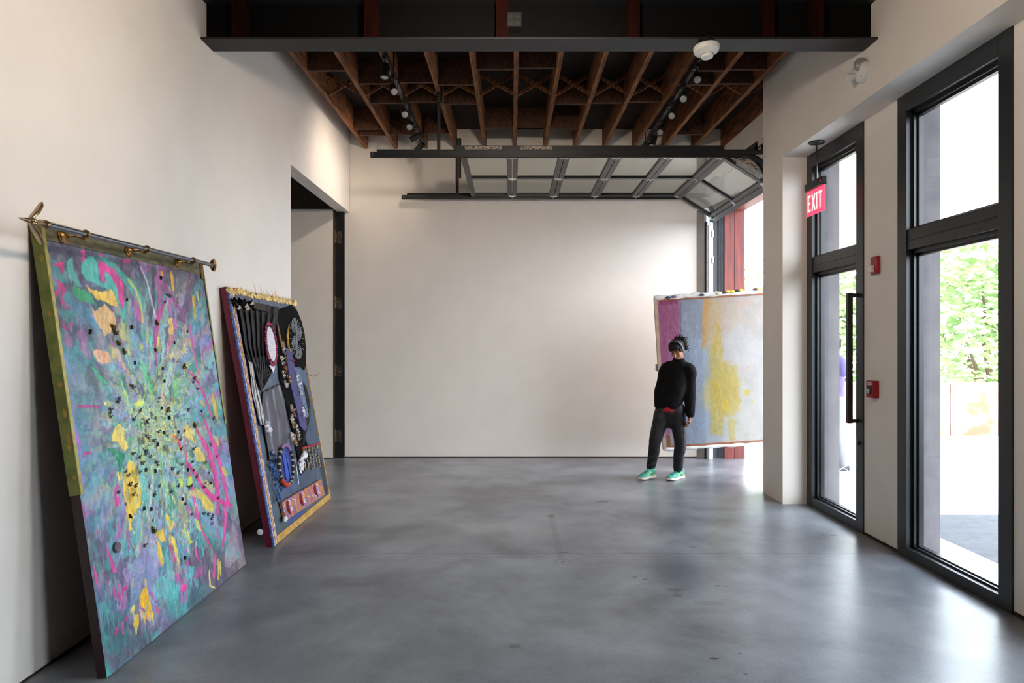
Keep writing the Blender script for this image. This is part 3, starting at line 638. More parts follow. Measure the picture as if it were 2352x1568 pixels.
for k in range(300):
    x = rr.uniform(275, 330)+rr.uniform(0, 130); y = rr.uniform(1050, 1260)
    s.line([(x,y),(x+rr.uniform(-3,3),y+rr.uniform(5,18))], [rr.uniform(.6,1.5), .4], rr.choice(['#dcc058','#8fd0c0','#e2cf8a','#6f86b8','#57a48a','#c8ccc0']), a=rr.uniform(.4,.85), warp=4, drag=.5)
for k in range(420):
    x = rr.gauss(358, 34); y = rr.gauss(990, 40)
    a = rr.uniform(0, 6.28); L_ = rr.uniform(3, 8)
    s.line([(x,y),(x+math.cos(a)*L_,y+math.sin(a)*L_)], [1.1, .5], rr.choice(['#d8cf5c','#e6dc86','#5d7a48','#84948a','#b99b3a','#8fc8c0','#4a4d3a','#cfe08a']), a=.85, warp=3)
for k in range(130):                                       # cracked cell pattern at the upper right
    x = rr.uniform(372, 432); y = rr.uniform(745, 900)
    s.line([(x,y),(x+rr.uniform(-7,7),y+rr.uniform(-4,6))], [.9,.6], rr.choice(['#dfe3dc','#667a88','#a8c8cc','#e0c878','#8fa0c0']), a=.7, warp=3)
s.line([(228,836),(262,836),(290,828),(308,822)], 1, '#7f86b4', a=.8); s.line([(158,632),(162,648)], 2, '#a3aab4', a=.6)
s.line([(253,592),(290,622),(318,668),(330,700)], .8, '#3a4a50', a=.5)
g_ = s.img.mean(-1, keepdims=True); s.img = np.clip((g_+(s.img-g_)*1.02-.43)*1.12+.475, .03, 1)
f_ = fbm(s.u*24, s.v*24, 71, 4); s.img *= (1-.55*np.clip((f_-.60)*6, 0, 1)*np.clip(1-np.hypot((s.x-cx0)/150, (s.y-cy0)/320), .15, 1))[..., None]
P1 = thing('painting', 'large abstract teal, pink and yellow painting with a curtain rod, leaning on the left wall', 'painting', (-1.9, 4.0, 0))
C1.mesh('painted_face', attr_mat('impasto_paint', .5, .6, 70), P1, .0022, .0012)
maroon = mat('dark_maroon_edge', '#2a0c10', .6, col2='#200a0c')
m = MB(); C1.slab(m, 0, C1.W, 0, C1.H, -.044, 0.0); m.build('stretcher_panel', maroon, P1)
bronze = mat('verdigris_brass_sheet', '#6f7238', .42, .55, col2='#4d5a26', scale=14, bump=.1, lo=.3, hi=.6)
pale = mat('pale_brass_lip', '#b5a868', .4, .5, col2='#8f8a4a', scale=22, lo=.3, hi=.6)
rust = mat('rusted_brass_patch', '#8a6428', .5, .4, col2='#a08838', scale=40)
vL = .86
m = MB(); C1.slab(m, -.0035, 0, vL, C1.H+.004, -.047, .006); m.build('edge_cover', bronze, P1)
m = MB(); C1.slab(m, -.0035, .017, vL, C1.H+.004, .006, .009); C1.slab(m, -.0035, C1.W, C1.H-.0, C1.H+.004, -.046, .009); m.build('edge_lip', pale, P1)
for v0, v1 in ((1.05, 1.17), (1.22, 1.27), (.93, .96), (1.36, 1.40), (1.70, 1.73), (1.95, 2.0)):
    m = MB(); n_ = 9; m.prism([C1.uv(-.0036, (v0+v1)/2+(v1-v0)/2*math.sin(6.28*k/n_)*rr.uniform(.6, 1), -.012+.013*math.cos(6.28*k/n_)*rr.uniform(.5, 1)) for k in range(n_)], -C1.e*.0007); m.build('rust_patch', rust, P1)
m = MB(); C1.slab(m, C1.W-.012, C1.W+.0035, 1.0, C1.H+.004, .006, .010); C1.slab(m, C1.W, C1.W+.0035, 1.0, C1.H, -.044, .006); m.build('edge_lip', pale, P1)
head = mat('patinated_header_strip', '#8f8560', .4, .5, col2='#4d5348', scale=6, stretch=(1, 2, 8), bump=.1, lo=.3, hi=.72)
m = MB(); C1.slab(m, .017, C1.W-.012, C1.H-.088, C1.H, .002, .007); m.build('header_strip', head, P1)
m = MB(); C1.slab(m, C1.W-.055, C1.W-.012, C1.H-.12, C1.H-.005, .007, .012); m.build('corner_bracket', M['brass'], P1)
# curtain rod on brackets
steel = mat('brushed_steel_rod', '#9aa0a8', .25, .9, col2='#7d838c', scale=30)
ra, rb = Vector((-2.055, 3.02, 2.083)), Vector((-2.055, 4.66, 2.10)); rd = (rb-ra).normalized()
ROD = MB().tube([ra, rb], .0135, 20).build('curtain_rod', steel, P1)
def ring(c, ax, r, t, n=20, seg=8):
    u, v = ortho(ax); return [Vector(c)+u*math.cos(2*math.pi*k/n)*r+v*math.sin(2*math.pi*k/n)*r for k in range(n+1)]
for (bx_, by_), (rx_, ry_) in zip(((143, 543), (295, 576), (408, 603)), ((196, 533), (336, 567), (443, 601))):
    base_ = C1.on(bx_, by_, .008); m = MB()
    m.lathe(base_, C1.n, [(.036, 0), (.036, .006), (.028, .010), (.03, .013), (.018, .018), (.01, .03)], 24)
    Yr = ra.y+(rb.y-ra.y)*0; 
    d = Vector(((rx_-CX)/FPX, 1, 0)); yy = ra.x/d.x; rc = ra+rd*((yy-ra.y)/rd.y)
    m.tube([base_+C1.n*.02, base_+C1.n*.05+rd*.03, rc-Vector((0, 0, .026)), rc-Vector((-.0, 0, .018))], [.006, .006, .007, .006], 10)
    m.build('bracket', M['brass'], P1)
    g = MB(); g.tube(ring(rc, rd, .0175, 0), .0045, 8, cap=False); g.tube(ring(rc+rd*.012, rd, .016, 0), .003, 8, cap=False); g.build('ring', M['brass'], ROD)
m = MB(); m.lathe(ra, -rd, [(.017, 0), (.019, .008), (.016, .016), (.02, .022), (.012, .028), (.0115, .075), (.016, .085)], 20)
fc = ra-rd*.10
for sgn in (1, -1):
    q = [fc-rd*.012, fc+Vector((0, 0, .018*sgn)), fc+rd*.030+Vector((0, 0, .042*sgn)), fc+rd*.055+Vector((0, 0, .075*sgn)), fc+rd*.062+Vector((0, 0, .092*sgn))]
    m.tube(q, [.008, .013, .016, .014, .006], 12, flat=.55)
m.tube([fc, fc-rd*.04, fc-rd*.075], [.013, .008, .002], 12)
for k in range(6):
    a = k*math.pi/3; m.ball(fc+rd*.012*math.cos(a)+Vector((.012, 0, .012*math.sin(a))), .006, 8, 6)
m.ball(fc+Vector((.012, 0, 0)), .008, 8, 6)
m.build('finial', mat('champagne_metal', '#b8a288', .28, .85, col2='#8a7358', scale=20), ROD)
m = MB(); sc = rb+rd*.035; m.tube([rb, sc], [.009, .011], 12)
for k in range(13):
    a = -1.9+3.8*k/12; tip = sc+Vector((0, 0, math.sin(a)*.042))+rd*(math.cos(a)*.03-.008)+Vector((.006, 0, 0))
    m.tube([sc-rd*.01, sc*.4+tip*.6+Vector((.008, 0, 0)), tip], [.004, .006, .005], 8)
m.lathe(sc-Vector((.006, 0, 0)), (1, .0, 0), [(.038, 0), (.034, .006), (.02, .012)], 22)
m.build('finial', M['brass'], ROD)
# little things glued on the painting
dk_ = mat('black_winged_scraps', '#15131c', .5, col2='#241d33', scale=60); gd_ = mat('gold_green_insects', '#8a6a2c', .25, .7, col2='#1c2a20', scale=90); wh_ = mat('white_scraps', '#e0e0e4', .5)
def local_mesh(mb, name, mt): return mb.build(name, mt, None, local=True)
def place(o, parent, p, n, up, ang, sc=1.0):
    n = Vector(n).normalized(); u = Vector(up).normalized(); v = n.cross(u); r = u*math.cos(ang)+v*math.sin(ang); r2 = n.cross(r)
    Mx = Matrix((r2, r, n)).transposed().to_4x4(); Mx = Matrix.Translation(Vector(p)-Vector(root_of(parent).location)) @ Mx @ Matrix.Scale(sc, 4)
    o.parent = parent; o.matrix_local = Mx
bf = MB(); bf.tube([(0, -.008, .002), (0, .009, .003)], .0015, 6)
for q in (1, -1):
    bf.prism([(0, .004, .002), (q*.010, .011, .009), (q*.013, .005, .011), (q*.004, -.001, .003)], (0, 0, .0008))
    bf.prism([(0, .0, .002), (q*.008, -.003, .007), (q*.006, -.009, .006), (q*.001, -.005, .002)], (0, 0, .0008))
bfo = local_mesh(bf, 'butterfly', dk_)
sd = MB(); sd.obox((0, 0, .006), (1, 0, 0), (0, 1, 0), (0, 0, 1), .0022, .010, .005); sd.obox((.002, -.008, .004), (1, 0, 0), (0, 1, 0), (0, 0, 1), .004, .002, .003); sdo = local_mesh(sd, 'dark_chip', dk_)
be = MB(); be.ball((0, .006, .006), (.006, .008, .006), 10, 8); be.ball((0, -.007, .007), (.007, .010, .007), 10, 8); be.ball((0, .014, .005), .004, 8, 6)
for q in (1, -1): be.prism([(0, .002, .01), (q*.011, -.002, .013), (q*.010, -.010, .013), (0, -.004, .01)], (0, 0, .001))
beo = local_mesh(be, 'gilded_beetle', gd_)
gm = MB(); gm.prism([(-.008, -.006, .002), (.004, -.009, .004), (.010, .002, .008), (.002, .009, .006), (-.007, .005, .003)], (0, 0, .002)); gmo = local_mesh(gm, 'white_petal', wh_)
BF = [(382,676),(389,680),(378,694),(299,884),(303,889),(272,915),(270,923),(252,939),(252,948),(253,957),(321,943),(306,963),(336,968),(335,1001),(332,1035),(334,1042),
 (303,1041),(320,1051),(325,1063),(288,1083),(293,1092),(320,1084),(445,869),(442,877),(452,892),(364,914),(356,960),(431,941),(462,944),(490,961),(423,990),(363,992),(340,1006),
 (351,1012),(413,1010),(415,1031),(444,1031),(483,1022),(344,1049),(357,1061),(361,1067),(417,1066),(440,1060),(470,1062),(497,1049),(394,1076),(408,1086),(444,1080),(451,1095),
 (479,1086),(467,1118),(471,1110),(365,1117),(409,1116),(429,1116),(434,1119),(438,1116),(392,1129),(354,1135),(271,1131),(297,1113),(310,1116),(305,1136),(352,1138),(466,1179),(477,1181),(488,1184),(485,1191),(486,1203),(500,1144),(440,1181),(331,1253)]
CHP = [(290,688),(205,762),(368,638),(429,761),(300,752),(399,787),(355,803),(308,833),(372,846),(376,875),(370,937),(387,959),(408,992),(375,993),(360,1021),(333,1079),(355,1081),(430,1079),(483,1109),(329,1168),(346,1169),(297,1185),(418,1146),(424,1157),(423,1281)]
BEE = [(257,750),(262,762),(270,788),(283,807),(358,741),(421,841),(384,941),(445,976),(350,1217)]
GEM = [(344,1116),(290,1157),(316,1137),(304,1187),(352,1194),(386,1000)]
first = {}
for src, lst in ((bfo, BF), (sdo, CHP), (beo, BEE), (gmo, GEM)):
    for i, (x, y) in enumerate(lst):
        if len(BF) > 72 and src is bfo and i >= 72: break
        o = src if i == 0 else src.copy()
        if i: COL.objects.link(o)
        place(o, P1, C1.on(x, y, .003), C1.n, C1.up, rr.uniform(-.9, .9) if src is not sdo else rr.uniform(-.25, .25), rr.uniform(.85, 1.25)*(1.15 if src is beo else 1))
m = MB(); m.lathe(C1.on(266, 1257, .002), C1.n, [(.026, 0), (.027, .012), (.022, .016), (.008, .012)], 24); m.build('round_disc', mat('grey_violet_disc', '#6d5c68', .5), P1)

# ---- smaller assemblage panel
t2 = .1778
C2 = Canvas((-1.840, 5.24, .003), (0, 1, 0), (-math.sin(t2), 0, math.cos(t2)), 1.66, 2.03, 260, 420)
s = C2; s.n = -s.n if s.n.x < 0 else s.n
s.base([(560,690,'#56637e'),(640,700,'#5a6888'),(560,760,'#3d4458'),(575,800,'#4a5872'),(585,880,'#56677e'),(600,960,'#4d6074'),(615,1050,'#4a5f70'),(700,1050,'#33496a'),(640,1120,'#3b4e66'),
   (730,1100,'#3d5266'),(700,1160,'#41586a'),(650,1200,'#40545e'),(630,1180,'#4b6a70'),(715,900,'#35506f'),(700,870,'#46688c'),(740,1050,'#3c5878'),(680,1090,'#34507c')], 34, 20)
s.img += (fbm(s.u*14, s.v*8, 51)-.5)[..., None]*.14
s.blob([(560,680),(570,682),(568,692),(560,690)], '#5f3f7c', a=.6)
s.blob([(655,1195),(695,1170),(698,1185),(662,1208)], '#2f4a94', warp=4); s.blob([(640,1125),(678,1105),(675,1120),(650,1140)], '#33509a', a=.7)
s.blob([(728,1104),(742,1100),(745,1130),(738,1138)], '#6c7462', a=.6)
s.blob([(735,1040),(745,1080),(752,1120),(750,1140),(742,1110),(732,1060)], '#20242c', warp=4, a=.8)
for k in range(120):
    x = rr.uniform(560, 745); y = rr.uniform(680, 1200); s.line([(x,y),(x+rr.uniform(0,4),y+rr.uniform(8,30))], 1.2, rr.choice(['#5d748e','#2f4258','#4d6a90','#6c7f92']), a=.35, warp=4, drag=.8)
C2.img = C2.img.mean(-1, keepdims=True)*.35+C2.img*.62
P2 = thing('assemblage_panel', 'smaller dark blue panel dressed with black cloth, shells and a beaded oval', 'artwork', (-1.9, 6.07, 0))
C2.mesh('painted_face', M['paint'], P2, .001, .001)
m = MB(); C2.slab(m, 0, C2.W, 0, C2.H, -.044, 0); m.build('panel', mat('wine_red_edge', '#6a0f2a', .55, col2='#540a20'), P2)
gold = mat('straw_gold_trim', '#c9a25a', .55, .1, col2='#a87c3a', scale=20)
m = MB(); C2.slab(m, .02, C2.W, 0, .055, .001, .010); m.build('bottom_batten', gold, P2)
m = MB(); C2.slab(m, C2.W-.014, C2.W, .055, C2.H-.08, .001, .008); m.build('side_batten', gold, P2)
def cord(u, w_, c, name, h=.004, wob=.0, v0=.0, v1=None, c2=None):
    m = MB(); v1 = v1 or C2.H-.05; n = 60; pts = []
    for k in range(n+1):
        v = v0+(v1-v0)*k/n; pts.append(C2.uv(u+math.sin(k*1.7)*wob, v, h))
    m.tube(pts, w_, 8); m.build(name, mat('cord_'+c.strip('#'), c, .7, col2=c2 or c, scale=45, lo=.45, hi=.55), P2)
for i, (u, w_, c, c2, wb) in enumerate([(.012, .012, '#5a6fa8', '#39477c', .001), (.032, .009, '#c9ccd6', '#7f90b8', .0035), (.048, .006, '#7a4a60', '#3a2c50', .001), (.062, .009, '#c98c3c', '#e0b878', .001), (.078, .008, '#8a5a7c', '#d8a860', .002), (.093, .008, '#d0ccd4', '#8a80b0', .003)]):
    cord(u, w_, c, 'braid_trim', .006, wb, 0, c2=c2)
m = MB()
for k in range(54):
    u = .01+(C2.W-.02)*k/53; p = C2.uv(u, C2.H-.03+rr.uniform(-.01, .012), .004)
    for q in range(2):
        d1 = C2.e*rr.uniform(-.03, .03)+C2.up*rr.uniform(.02, .045)+C2.n*rr.uniform(.0, .02); d2 = C2.e*rr.uniform(.02, .035)+C2.n*rr.uniform(-.005, .012)
        m.prism([p-d2, p+d1*.4-d2*.3+C2.n*.008, p+d1, p+d2+d1*.3, p+d2*.8-C2.up*.025], C2.n*.0012)
m.build('gold_leaf_trim', mat('crumpled_gold_leaf', '#c79a3c', .35, .35, col2='#e8d49a', scale=30), P2)
m = MB()
for k in range(9):
    u = .3+rr.uniform(0, .9)*1.0; p = C2.uv(min(u, 1.6), C2.H, .004); m.tube([p, p+C2.up*.03+C2.e*rr.uniform(-.02,.02), p+C2.up*rr.uniform(.04,.09)+C2.e*rr.uniform(-.03,.03)], [.0012, .001, .0006], 5)
m.build('dry_stalks', gold, P2)
def polyplate(name, pts, h0, h1, mt, sm=False):
    m = MB(); a = [C2.on(x, y, h0) for x, y in pts]; m.prism(a, C2.n*(h1-h0)); return m.build(name, mt, P2)
def drape(name, rows, mt, h=.012, fold=.010, nf=5, seed=1, n=28):
    # cloth: rows of (x_left, y_left, x_right, y_right), folds running down
    r2 = random.Random(seed); ph = r2.uniform(0, 6); m = MB(); vs = []; N = n
    R_ = []
    for i in range(len(rows)-1):
        for t in range(6): R_.append([rows[i][k]+(rows[i+1][k]-rows[i][k])*t/6 for k in range(4)])
    R_.append(list(rows[-1]))
    for j, (x0, y0, x1, y1) in enumerate(R_):
        for k in range(N+1):
            t = k/N; hh = h+fold*(.5+.5*math.sin(t*nf*6.28+ph+math.sin(j*.35)*.5))*(1 if 0 < k < N else .2); vs.append(C2.on(x0+(x1-x0)*t, y0+(y1-y0)*t, hh))
    f = [(j*(N+1)+k, j*(N+1)+k+1, (j+1)*(N+1)+k+1, (j+1)*(N+1)+k) for j in range(len(R_)-1) for k in range(N)]
    m.add(vs, f, True); o = m.build(name, mt, P2, fix=False)
    sm = o.modifiers.new('t', 'SOLIDIFY'); sm.thickness = .003; return o
blk = mat('black_velvet', '#060607', .9, col2='#0c0c0e', scale=30, spec=.15); blk2 = mat('black_pleated_cloth', '#141216', .6, col2='#070608', scale=90, stretch=(1, 6, 1))
satin = mat('grey_satin', '#5c5c66', .4, col2='#46464f', scale=7); satin.node_tree.nodes['Principled BSDF'].inputs['Metallic'].default_value = .25
drape('satin_cloth', [(603,900,642,880),(600,930,652,915),(602,960,660,960),(606,990,666,1000),(612,1020,668,1040),(617,1045,660,1060),(618,1056,640,1060)], satin, .010, .012, 3, 3)
polyplate('black_board', [(632,712),(652,706),(668,700),(680,714),(690,738),(697,765),(700,800),(700,838),(697,850),(690,842),(668,842),(672,905),(695,1000),(712,1040),(702,1075),(690,1090),(672,1000),(655,930),(640,870),(634,800)], .004, .016, blk)
drape('black_cloth', [(530,686,640,706),(545,705,638,725),(553,740,632,760),(560,790,628,800),(572,830,626,840)], blk2, .016, .022, 7, 2)
drape('pleated_fan', [(580,820,630,815),(584,840,628,840),(588,855,622,860),(594,880,610,882),(598,897,602,897)], mat('grey_black_pleats', '#2c2b30', .5, col2='#0c0b0e', scale=60), .026, .008, 9, 5)
drape('black_roll', [(583,694,620,701),(582,701,619,709),(582,708,618,717)], mat('woven_dark_roll', '#3a2f28', .7, col2='#1e1814', scale=90), .034, .012, .5, 7)
m = MB()
for k in range(26):
    x = 532+rr.uniform(0, 50); y = 690+(x-532)*.16+rr.uniform(-4, 6); m.tube([C2.on(x, y, .02), C2.on(x+rr.uniform(-5,5), y-rr.uniform(1,6), .045), C2.on(x+rr.uniform(-6,6), y+rr.uniform(2,9), .03)], [.006, .009, .004], 8)
m.build('knotted_cloth', blk, P2)
ps_ = mat('pale_scrap', '#a89c94', .6)
for (x, y) in ((548,704),(568,706),(578,694),(565,700)): m = MB(); m.prism([C2.on(x-4, y+5, .05), C2.on(x+3, y-4, .055), C2.on(x+6, y+4, .05), C2.on(x, y+7, .045)], C2.n*.002); m.build('pale_scrap', ps_, P2)
# white torn lace strip
m = MB(); L_ = [(570,812,9),(577,840,9),(581,870,11),(586,900,14),(593,930,14),(599,955,12),(603,975,8)]
vs = []
for i, (x, y, w_) in enumerate(L_):
    for k in range(7): t = k/6; vs.append(C2.on(x-w_/2+w_*t+rr.uniform(-1, 1), y+rr.uniform(-2, 2), .02+.008*math.sin(k*2+i)))
m.add(vs, [(i*7+k, i*7+k+1, (i+1)*7+k+1, (i+1)*7+k) for i in range(len(L_)-1) for k in range(6)], True)
o = m.build('white_lace', mat('white_lace', '#d8d6d4', .7, col2='#a9a5a2', scale=70, bump=.6, bscale=120), P2, fix=False); q = o.modifiers.new('t', 'SOLIDIFY'); q.thickness = .004
def ruffles(name, pts, r, n, h, mt, par=None):
    for x, y in pts:
        m = MB(); ruffle(m, x, y, r, n, h); m.build(name, mt, par or P2)
def ruffle(m, x, y, r, n=9, h=.03):
    c = C2.on(x, y, h)
    for k in range(n):
        a = rr.uniform(0, 6.28); b = a+rr.uniform(.5, 1); ra_ = r*rr.uniform(.6, 1.1)
        p = c+C2.e*(math.cos(a)*ra_*.7)+C2.up*(math.sin(a)*ra_)+C2.n*rr.uniform(-.005, .02); q_ = c+C2.e*(math.cos(b)*ra_*.7)+C2.up*(math.sin(b)*ra_)+C2.n*rr.uniform(-.005, .02)
        m.prism([c, p, (p+q_)/2+C2.n*.012, q_], C2.n*.0015)
ruffles('white_rosette', ((612,975),(614,985),(618,990),(609,982)), .04, 9, .03, wh_)
# sequin strip, shells, feathers
polyplate('sequin_strip', [(653,800),(668,802),(672,835),(684,880),(692,920),(700,965),(703,985),(696,990),(686,978),(676,930),(666,890),(659,850)], .018, .032, mat('blue_violet_sequins', '#4c4684', .35, .2, col2='#1e2a62', scale=55, lo=.4, hi=.6))
polyplate('bead_strip', [(674,845),(684,848),(697,905),(706,955),(700,960),(690,925),(680,885)], .020, .034, mat('beaded_white_blue', '#6c86a8', .4, .1, col2='#1f2c4c', scale=70, lo=.42, hi=.56))
PL = [(646,790),(650,805),(655,818),(646,828),(652,842),(650,862),(657,852),(655,880),(662,872),(668,940),(676,950),(668,962),(672,975),(680,985),(674,1000),(684,1004),(676,1016),(668,1004)]
lace_m_ = mat('cream_lace', '#cfc8c0', .7, col2='#9f968c', scale=50); tan_m_ = mat('tan_leaf', '#a8845c', .6, col2='#8a6844', scale=20)
ruffles('lace_rosette', PL[1::2], .045, 10, .035, lace_m_); ruffles('dried_leaf', PL[0::2], .045, 10, .035, tan_m_)
ruffles('white_feather', ((683,868),(686,885),(690,900),(695,945),(697,955)), .04, 9, .035, wh_)
m = MB(); m.lathe(C2.on(673, 828, .04), C2.n, [(.012, 0), (.014, .01), (.006, .018)], 14); m.build('red_bead', M['red'], P2)
# oval with pink crocheted rim
def oval(cx_, cy_, rx, ry, sk=.0, h=.03, n=40): return [C2.on(cx_+rx*math.cos(a)+sk*math.sin(a), cy_+ry*math.sin(a), h) for a in [2*math.pi*k/n for k in range(n)]]
m = MB(); m.prism(oval(622, 790, 9, 40, 5, .056), C2.n*.006); m.build('white_oval', mat('white_oval_cloth', '#d6d6d8', .7, col2='#bdbdc2', scale=40), P2)
m = MB(); q = oval(622, 790, 11.5, 47, 5, .060, 64)
for k in range(64):
    a, b = q[k], q[(k+1) % 64]; d = (a-b).normalized(); o_ = C2.n.cross(d); m.tube([a-o_*.014, a+C2.n*.008, a+o_*.014], [.006, .008, .006], 6)
m.build('pink_rim', mat('pink_crochet', '#b8406c', .7, col2='#2c1420', scale=55, lo=.45, hi=.52), P2)
m = MB(); m.prism([C2.on(617, 838, .05), C2.on(632, 836, .05), C2.on(628, 856, .045)], C2.n*.004); m.build('white_tail', wh_, P2)
# spiral medallion on the black board
m = MB(); m.prism(oval(681, 777, 17, 50, 4, .018), C2.n*.006); MED = m.build('round_medallion', blk, P2)
m = MB()
for ci in range(4):
    t0 = ci*1.57
    for k in range(4):
        cc = (681+[-5, 5, -4, 5][ci], 777+[-30, -12, 10, 32][ci]); r0 = 1.2+k*1.6
        m.tube([C2.on(cc[0]+r0*math.cos(a), cc[1]+r0*2.6*math.sin(a), .028) for a in [6.28*q/14 for q in range(15)]], .0035, 6)
for k in range(22):
    a = 6.28*k/22; m.tube([C2.on(681+12.5*math.cos(a)+4*math.sin(a), 777+40*math.sin(a), .028), C2.on(681+16.5*math.cos(a)+4*math.sin(a), 777+48*math.sin(a), .028)], .0035, 6)
m.build('grey_piping', mat('grey_cord', '#8a9096', .5), MED)
m = MB(); m.tube([C2.on(664, 745, .03), C2.on(660, 770, .03), C2.on(662, 795, .03), C2.on(667, 808, .03)], [.006, .012, .012, .005], 8); m.build('yellow_braid', mat('yellow_braid', '#c9a83c', .5, col2='#7a5c20', scale=50), P2)
m = MB(); m.tube([C2.on(637, 740, .03), C2.on(641, 765, .03), C2.on(646, 790, .03)], [.006, .010, .010], 8); m.build('brown_pouch', mat('tan_leather', '#7a5c44', .6), P2)
# curled black feather with yellow edge lower right
m = MB()
for k in range(34):
    t = k/33; x = 698+8*math.sin(t*3.1); y = 885+t*130; m.tube([C2.on(x-6, y+8, .012), C2.on(x, y, .028), C2.on(x+7*math.sin(t*3.14), y-8, .014)], [.003, .006, .003], 6)
m.build('black_feather', blk2, P2)
m = MB(); m.tube([C2.on(700+9*math.sin(t*3.1)+2, 885+t*90, .03) for t in [k/14 for k in range(15)]], .006, 6); m.build('olive_braid', mat('olive_braid', '#6c6430', .6, col2='#2c2a18', scale=60), P2)
# blue flowers bottom left
ruffles('blue_petals', [(622,1040),(630,1050),(626,1062),(620,1070),(628,1080),(634,1090),(640,1085),(624,1095),(632,1105),(642,1120),(638,1130),(640,1140),(634,1146),(625,1078),(630,1118)], .035, 6, .02, mat('blue_petal', '#3a6ab0', .6, col2='#224a7c', scale=20))
# beaded oval wreath
m = MB(); m.prism(oval(657, 1068, 17, 48, 2, .012), C2.n*.012); OV = m.build('beaded_oval', mat('cobalt_cloth', '#2c3f8c', .6, col2='#1c2658', scale=14), P2)
n = 60; q = oval(657, 1068, 16, 46, 2, .03, n); parts_ = {'a': MB(), 'b': MB(), 'c': MB(), 'd': MB()}
for k in range(n):
    a = 2*math.pi*k/n; y = math.sin(a); x = math.cos(a); key = 'a' if y < -.78 else ('b' if (y > .72 and x < .3) else ('c' if k % 3 else 'd'))
    p, p2 = q[k], q[(k+1) % n]; parts_[key].tube([p, p2], [.017, .017], 8)
for key, nm, c, c2 in (('a', 'pink_wool', '#b04a86', '#4a7c9c'), ('b', 'red_wool', '#d23c24', '#b02c1c'), ('c', 'black_wool', '#141214', '#242024'), ('d', 'white_stitching', '#b8b0a4', '#7c6c64')):
    parts_[key].build(nm, mat(nm, c, .75, col2=c2, scale=60), OV)
m = MB(); m.obox(C2.on(655, 1068, .03), C2.up+C2.e*.05, C2.e, C2.n, .12, .035, .006); m.obox(C2.on(662, 1070, .034), C2.up-C2.e*.05, C2.e, C2.n, .11, .012, .006); m.build('blue_ribbon', mat('royal_ribbon', '#3350a8', .5), OV)
# red bar with bead fringe, feather and pins
m = MB(); m.tube([C2.on(692, 1030, .02), C2.on(730, 1019, .02)], .011, 8); m.build('red_bar', M['red'], P2)
bd_ = (lambda *a, **k: mat(*a, **k))('mixed_beads', '#b8a878', .35, .2, col2='#1c2a5c', scale=90, lo=.44, hi=.54)
for k in range(6):
    m = MB(); x = 696+k*6.4; y = 1031-k*1.9
    for j in range(13): m.ball(C2.on(x+j*.5+rr.uniform(-.5, .5), y+j*4.0, .02), rr.uniform(.008, .012), 7, 5)
    m.build('bead_strand', bd_, P2)
ruffles('white_feather', ((690,1062),(694,1052),(698,1045),(688,1075),(693,1070)), .05, 12, .022, wh_)
m = MB(); m.tube([C2.on(679, 1055, .03), C2.on(686, 1112, .02)], [.003, .006], 6); m.build('steel_pin', M['galv'], P2); m = MB(); m.tube([C2.on(699, 1030, .03), C2.on(684, 1066, .03)], [.003, .003], 6); m.build('steel_pin', M['galv'], P2)
# patterned textile strip with three red crescents
RUG = polyplate('textile_strip', [(641,1154),(732,1101.5),(741,1137),(650,1196)], .010, .034, mat('orange_patterned_textile', '#b5743c', .75, col2='#7c5a86', scale=26, detail=2, lo=.44, hi=.53))
def q4(a, b):   # bilinear inside the strip
    A, B_, C_, D_ = (641,1154), (732,1101.5), (741,1137), (650,1196)
    x = (A[0]*(1-a)+B_[0]*a)*(1-b)+(D_[0]*(1-a)+C_[0]*a)*b; y = (A[1]*(1-a)+B_[1]*a)*(1-b)+(D_[1]*(1-a)+C_[1]*a)*b; return C2.on(x, y, .036)
mr_, mw_ = MB(), MB()
for a in (.17, .5, .86):
    mr_.tube([q4(a+.035*math.sin(t*3.14)*-1+.02, .12+.76*t) for t in [k/8 for k in range(9)]], [.006, .014, .018, .02, .021, .02, .018, .014, .006], 8, flat=.5)
    for k in range(6): mw_.tube([q4(a+.05+.01*k, .15+.12*k), q4(a+.09-.01*k, .25+.1*k)], .005, 6)
for k in range(16):
    a = rr.uniform(.05, .93); b = rr.uniform(.1, .8); mw_.tube([q4(a, b), q4(a+rr.uniform(-.04, .06), b+.14)], .0035, 6)
mr_.build('red_crescent', mat('crimson_wool', '#8c1424', .7), RUG); mw_.build('white_thread', wh_, RUG)
m = MB(); m.ball(C2.on(655, 1192, .04), (.02, .03, .025), 12, 8); m.build('white_shell', wh_, P2)
m = MB(); m.tube([C2.on(703, 857, .01), C2.on(712, 862, .02), C2.on(722, 864, .03), C2.on(730, 860, .03), C2.on(735, 853, .035)], [.0035, .003, .003, .0022, .0015], 6); m.tube([C2.on(722, 864, .03), C2.on(724, 858, .035)], .0015, 5); m.build('twig', M['bark'], P2)
m = MB(); m.lathe((-1.93, 5.236, .12), (0, -1, 0), [(.02, 0), (.024, .006), (.01, .012)], 12); m.build('corner_bumper', wh_, P2)

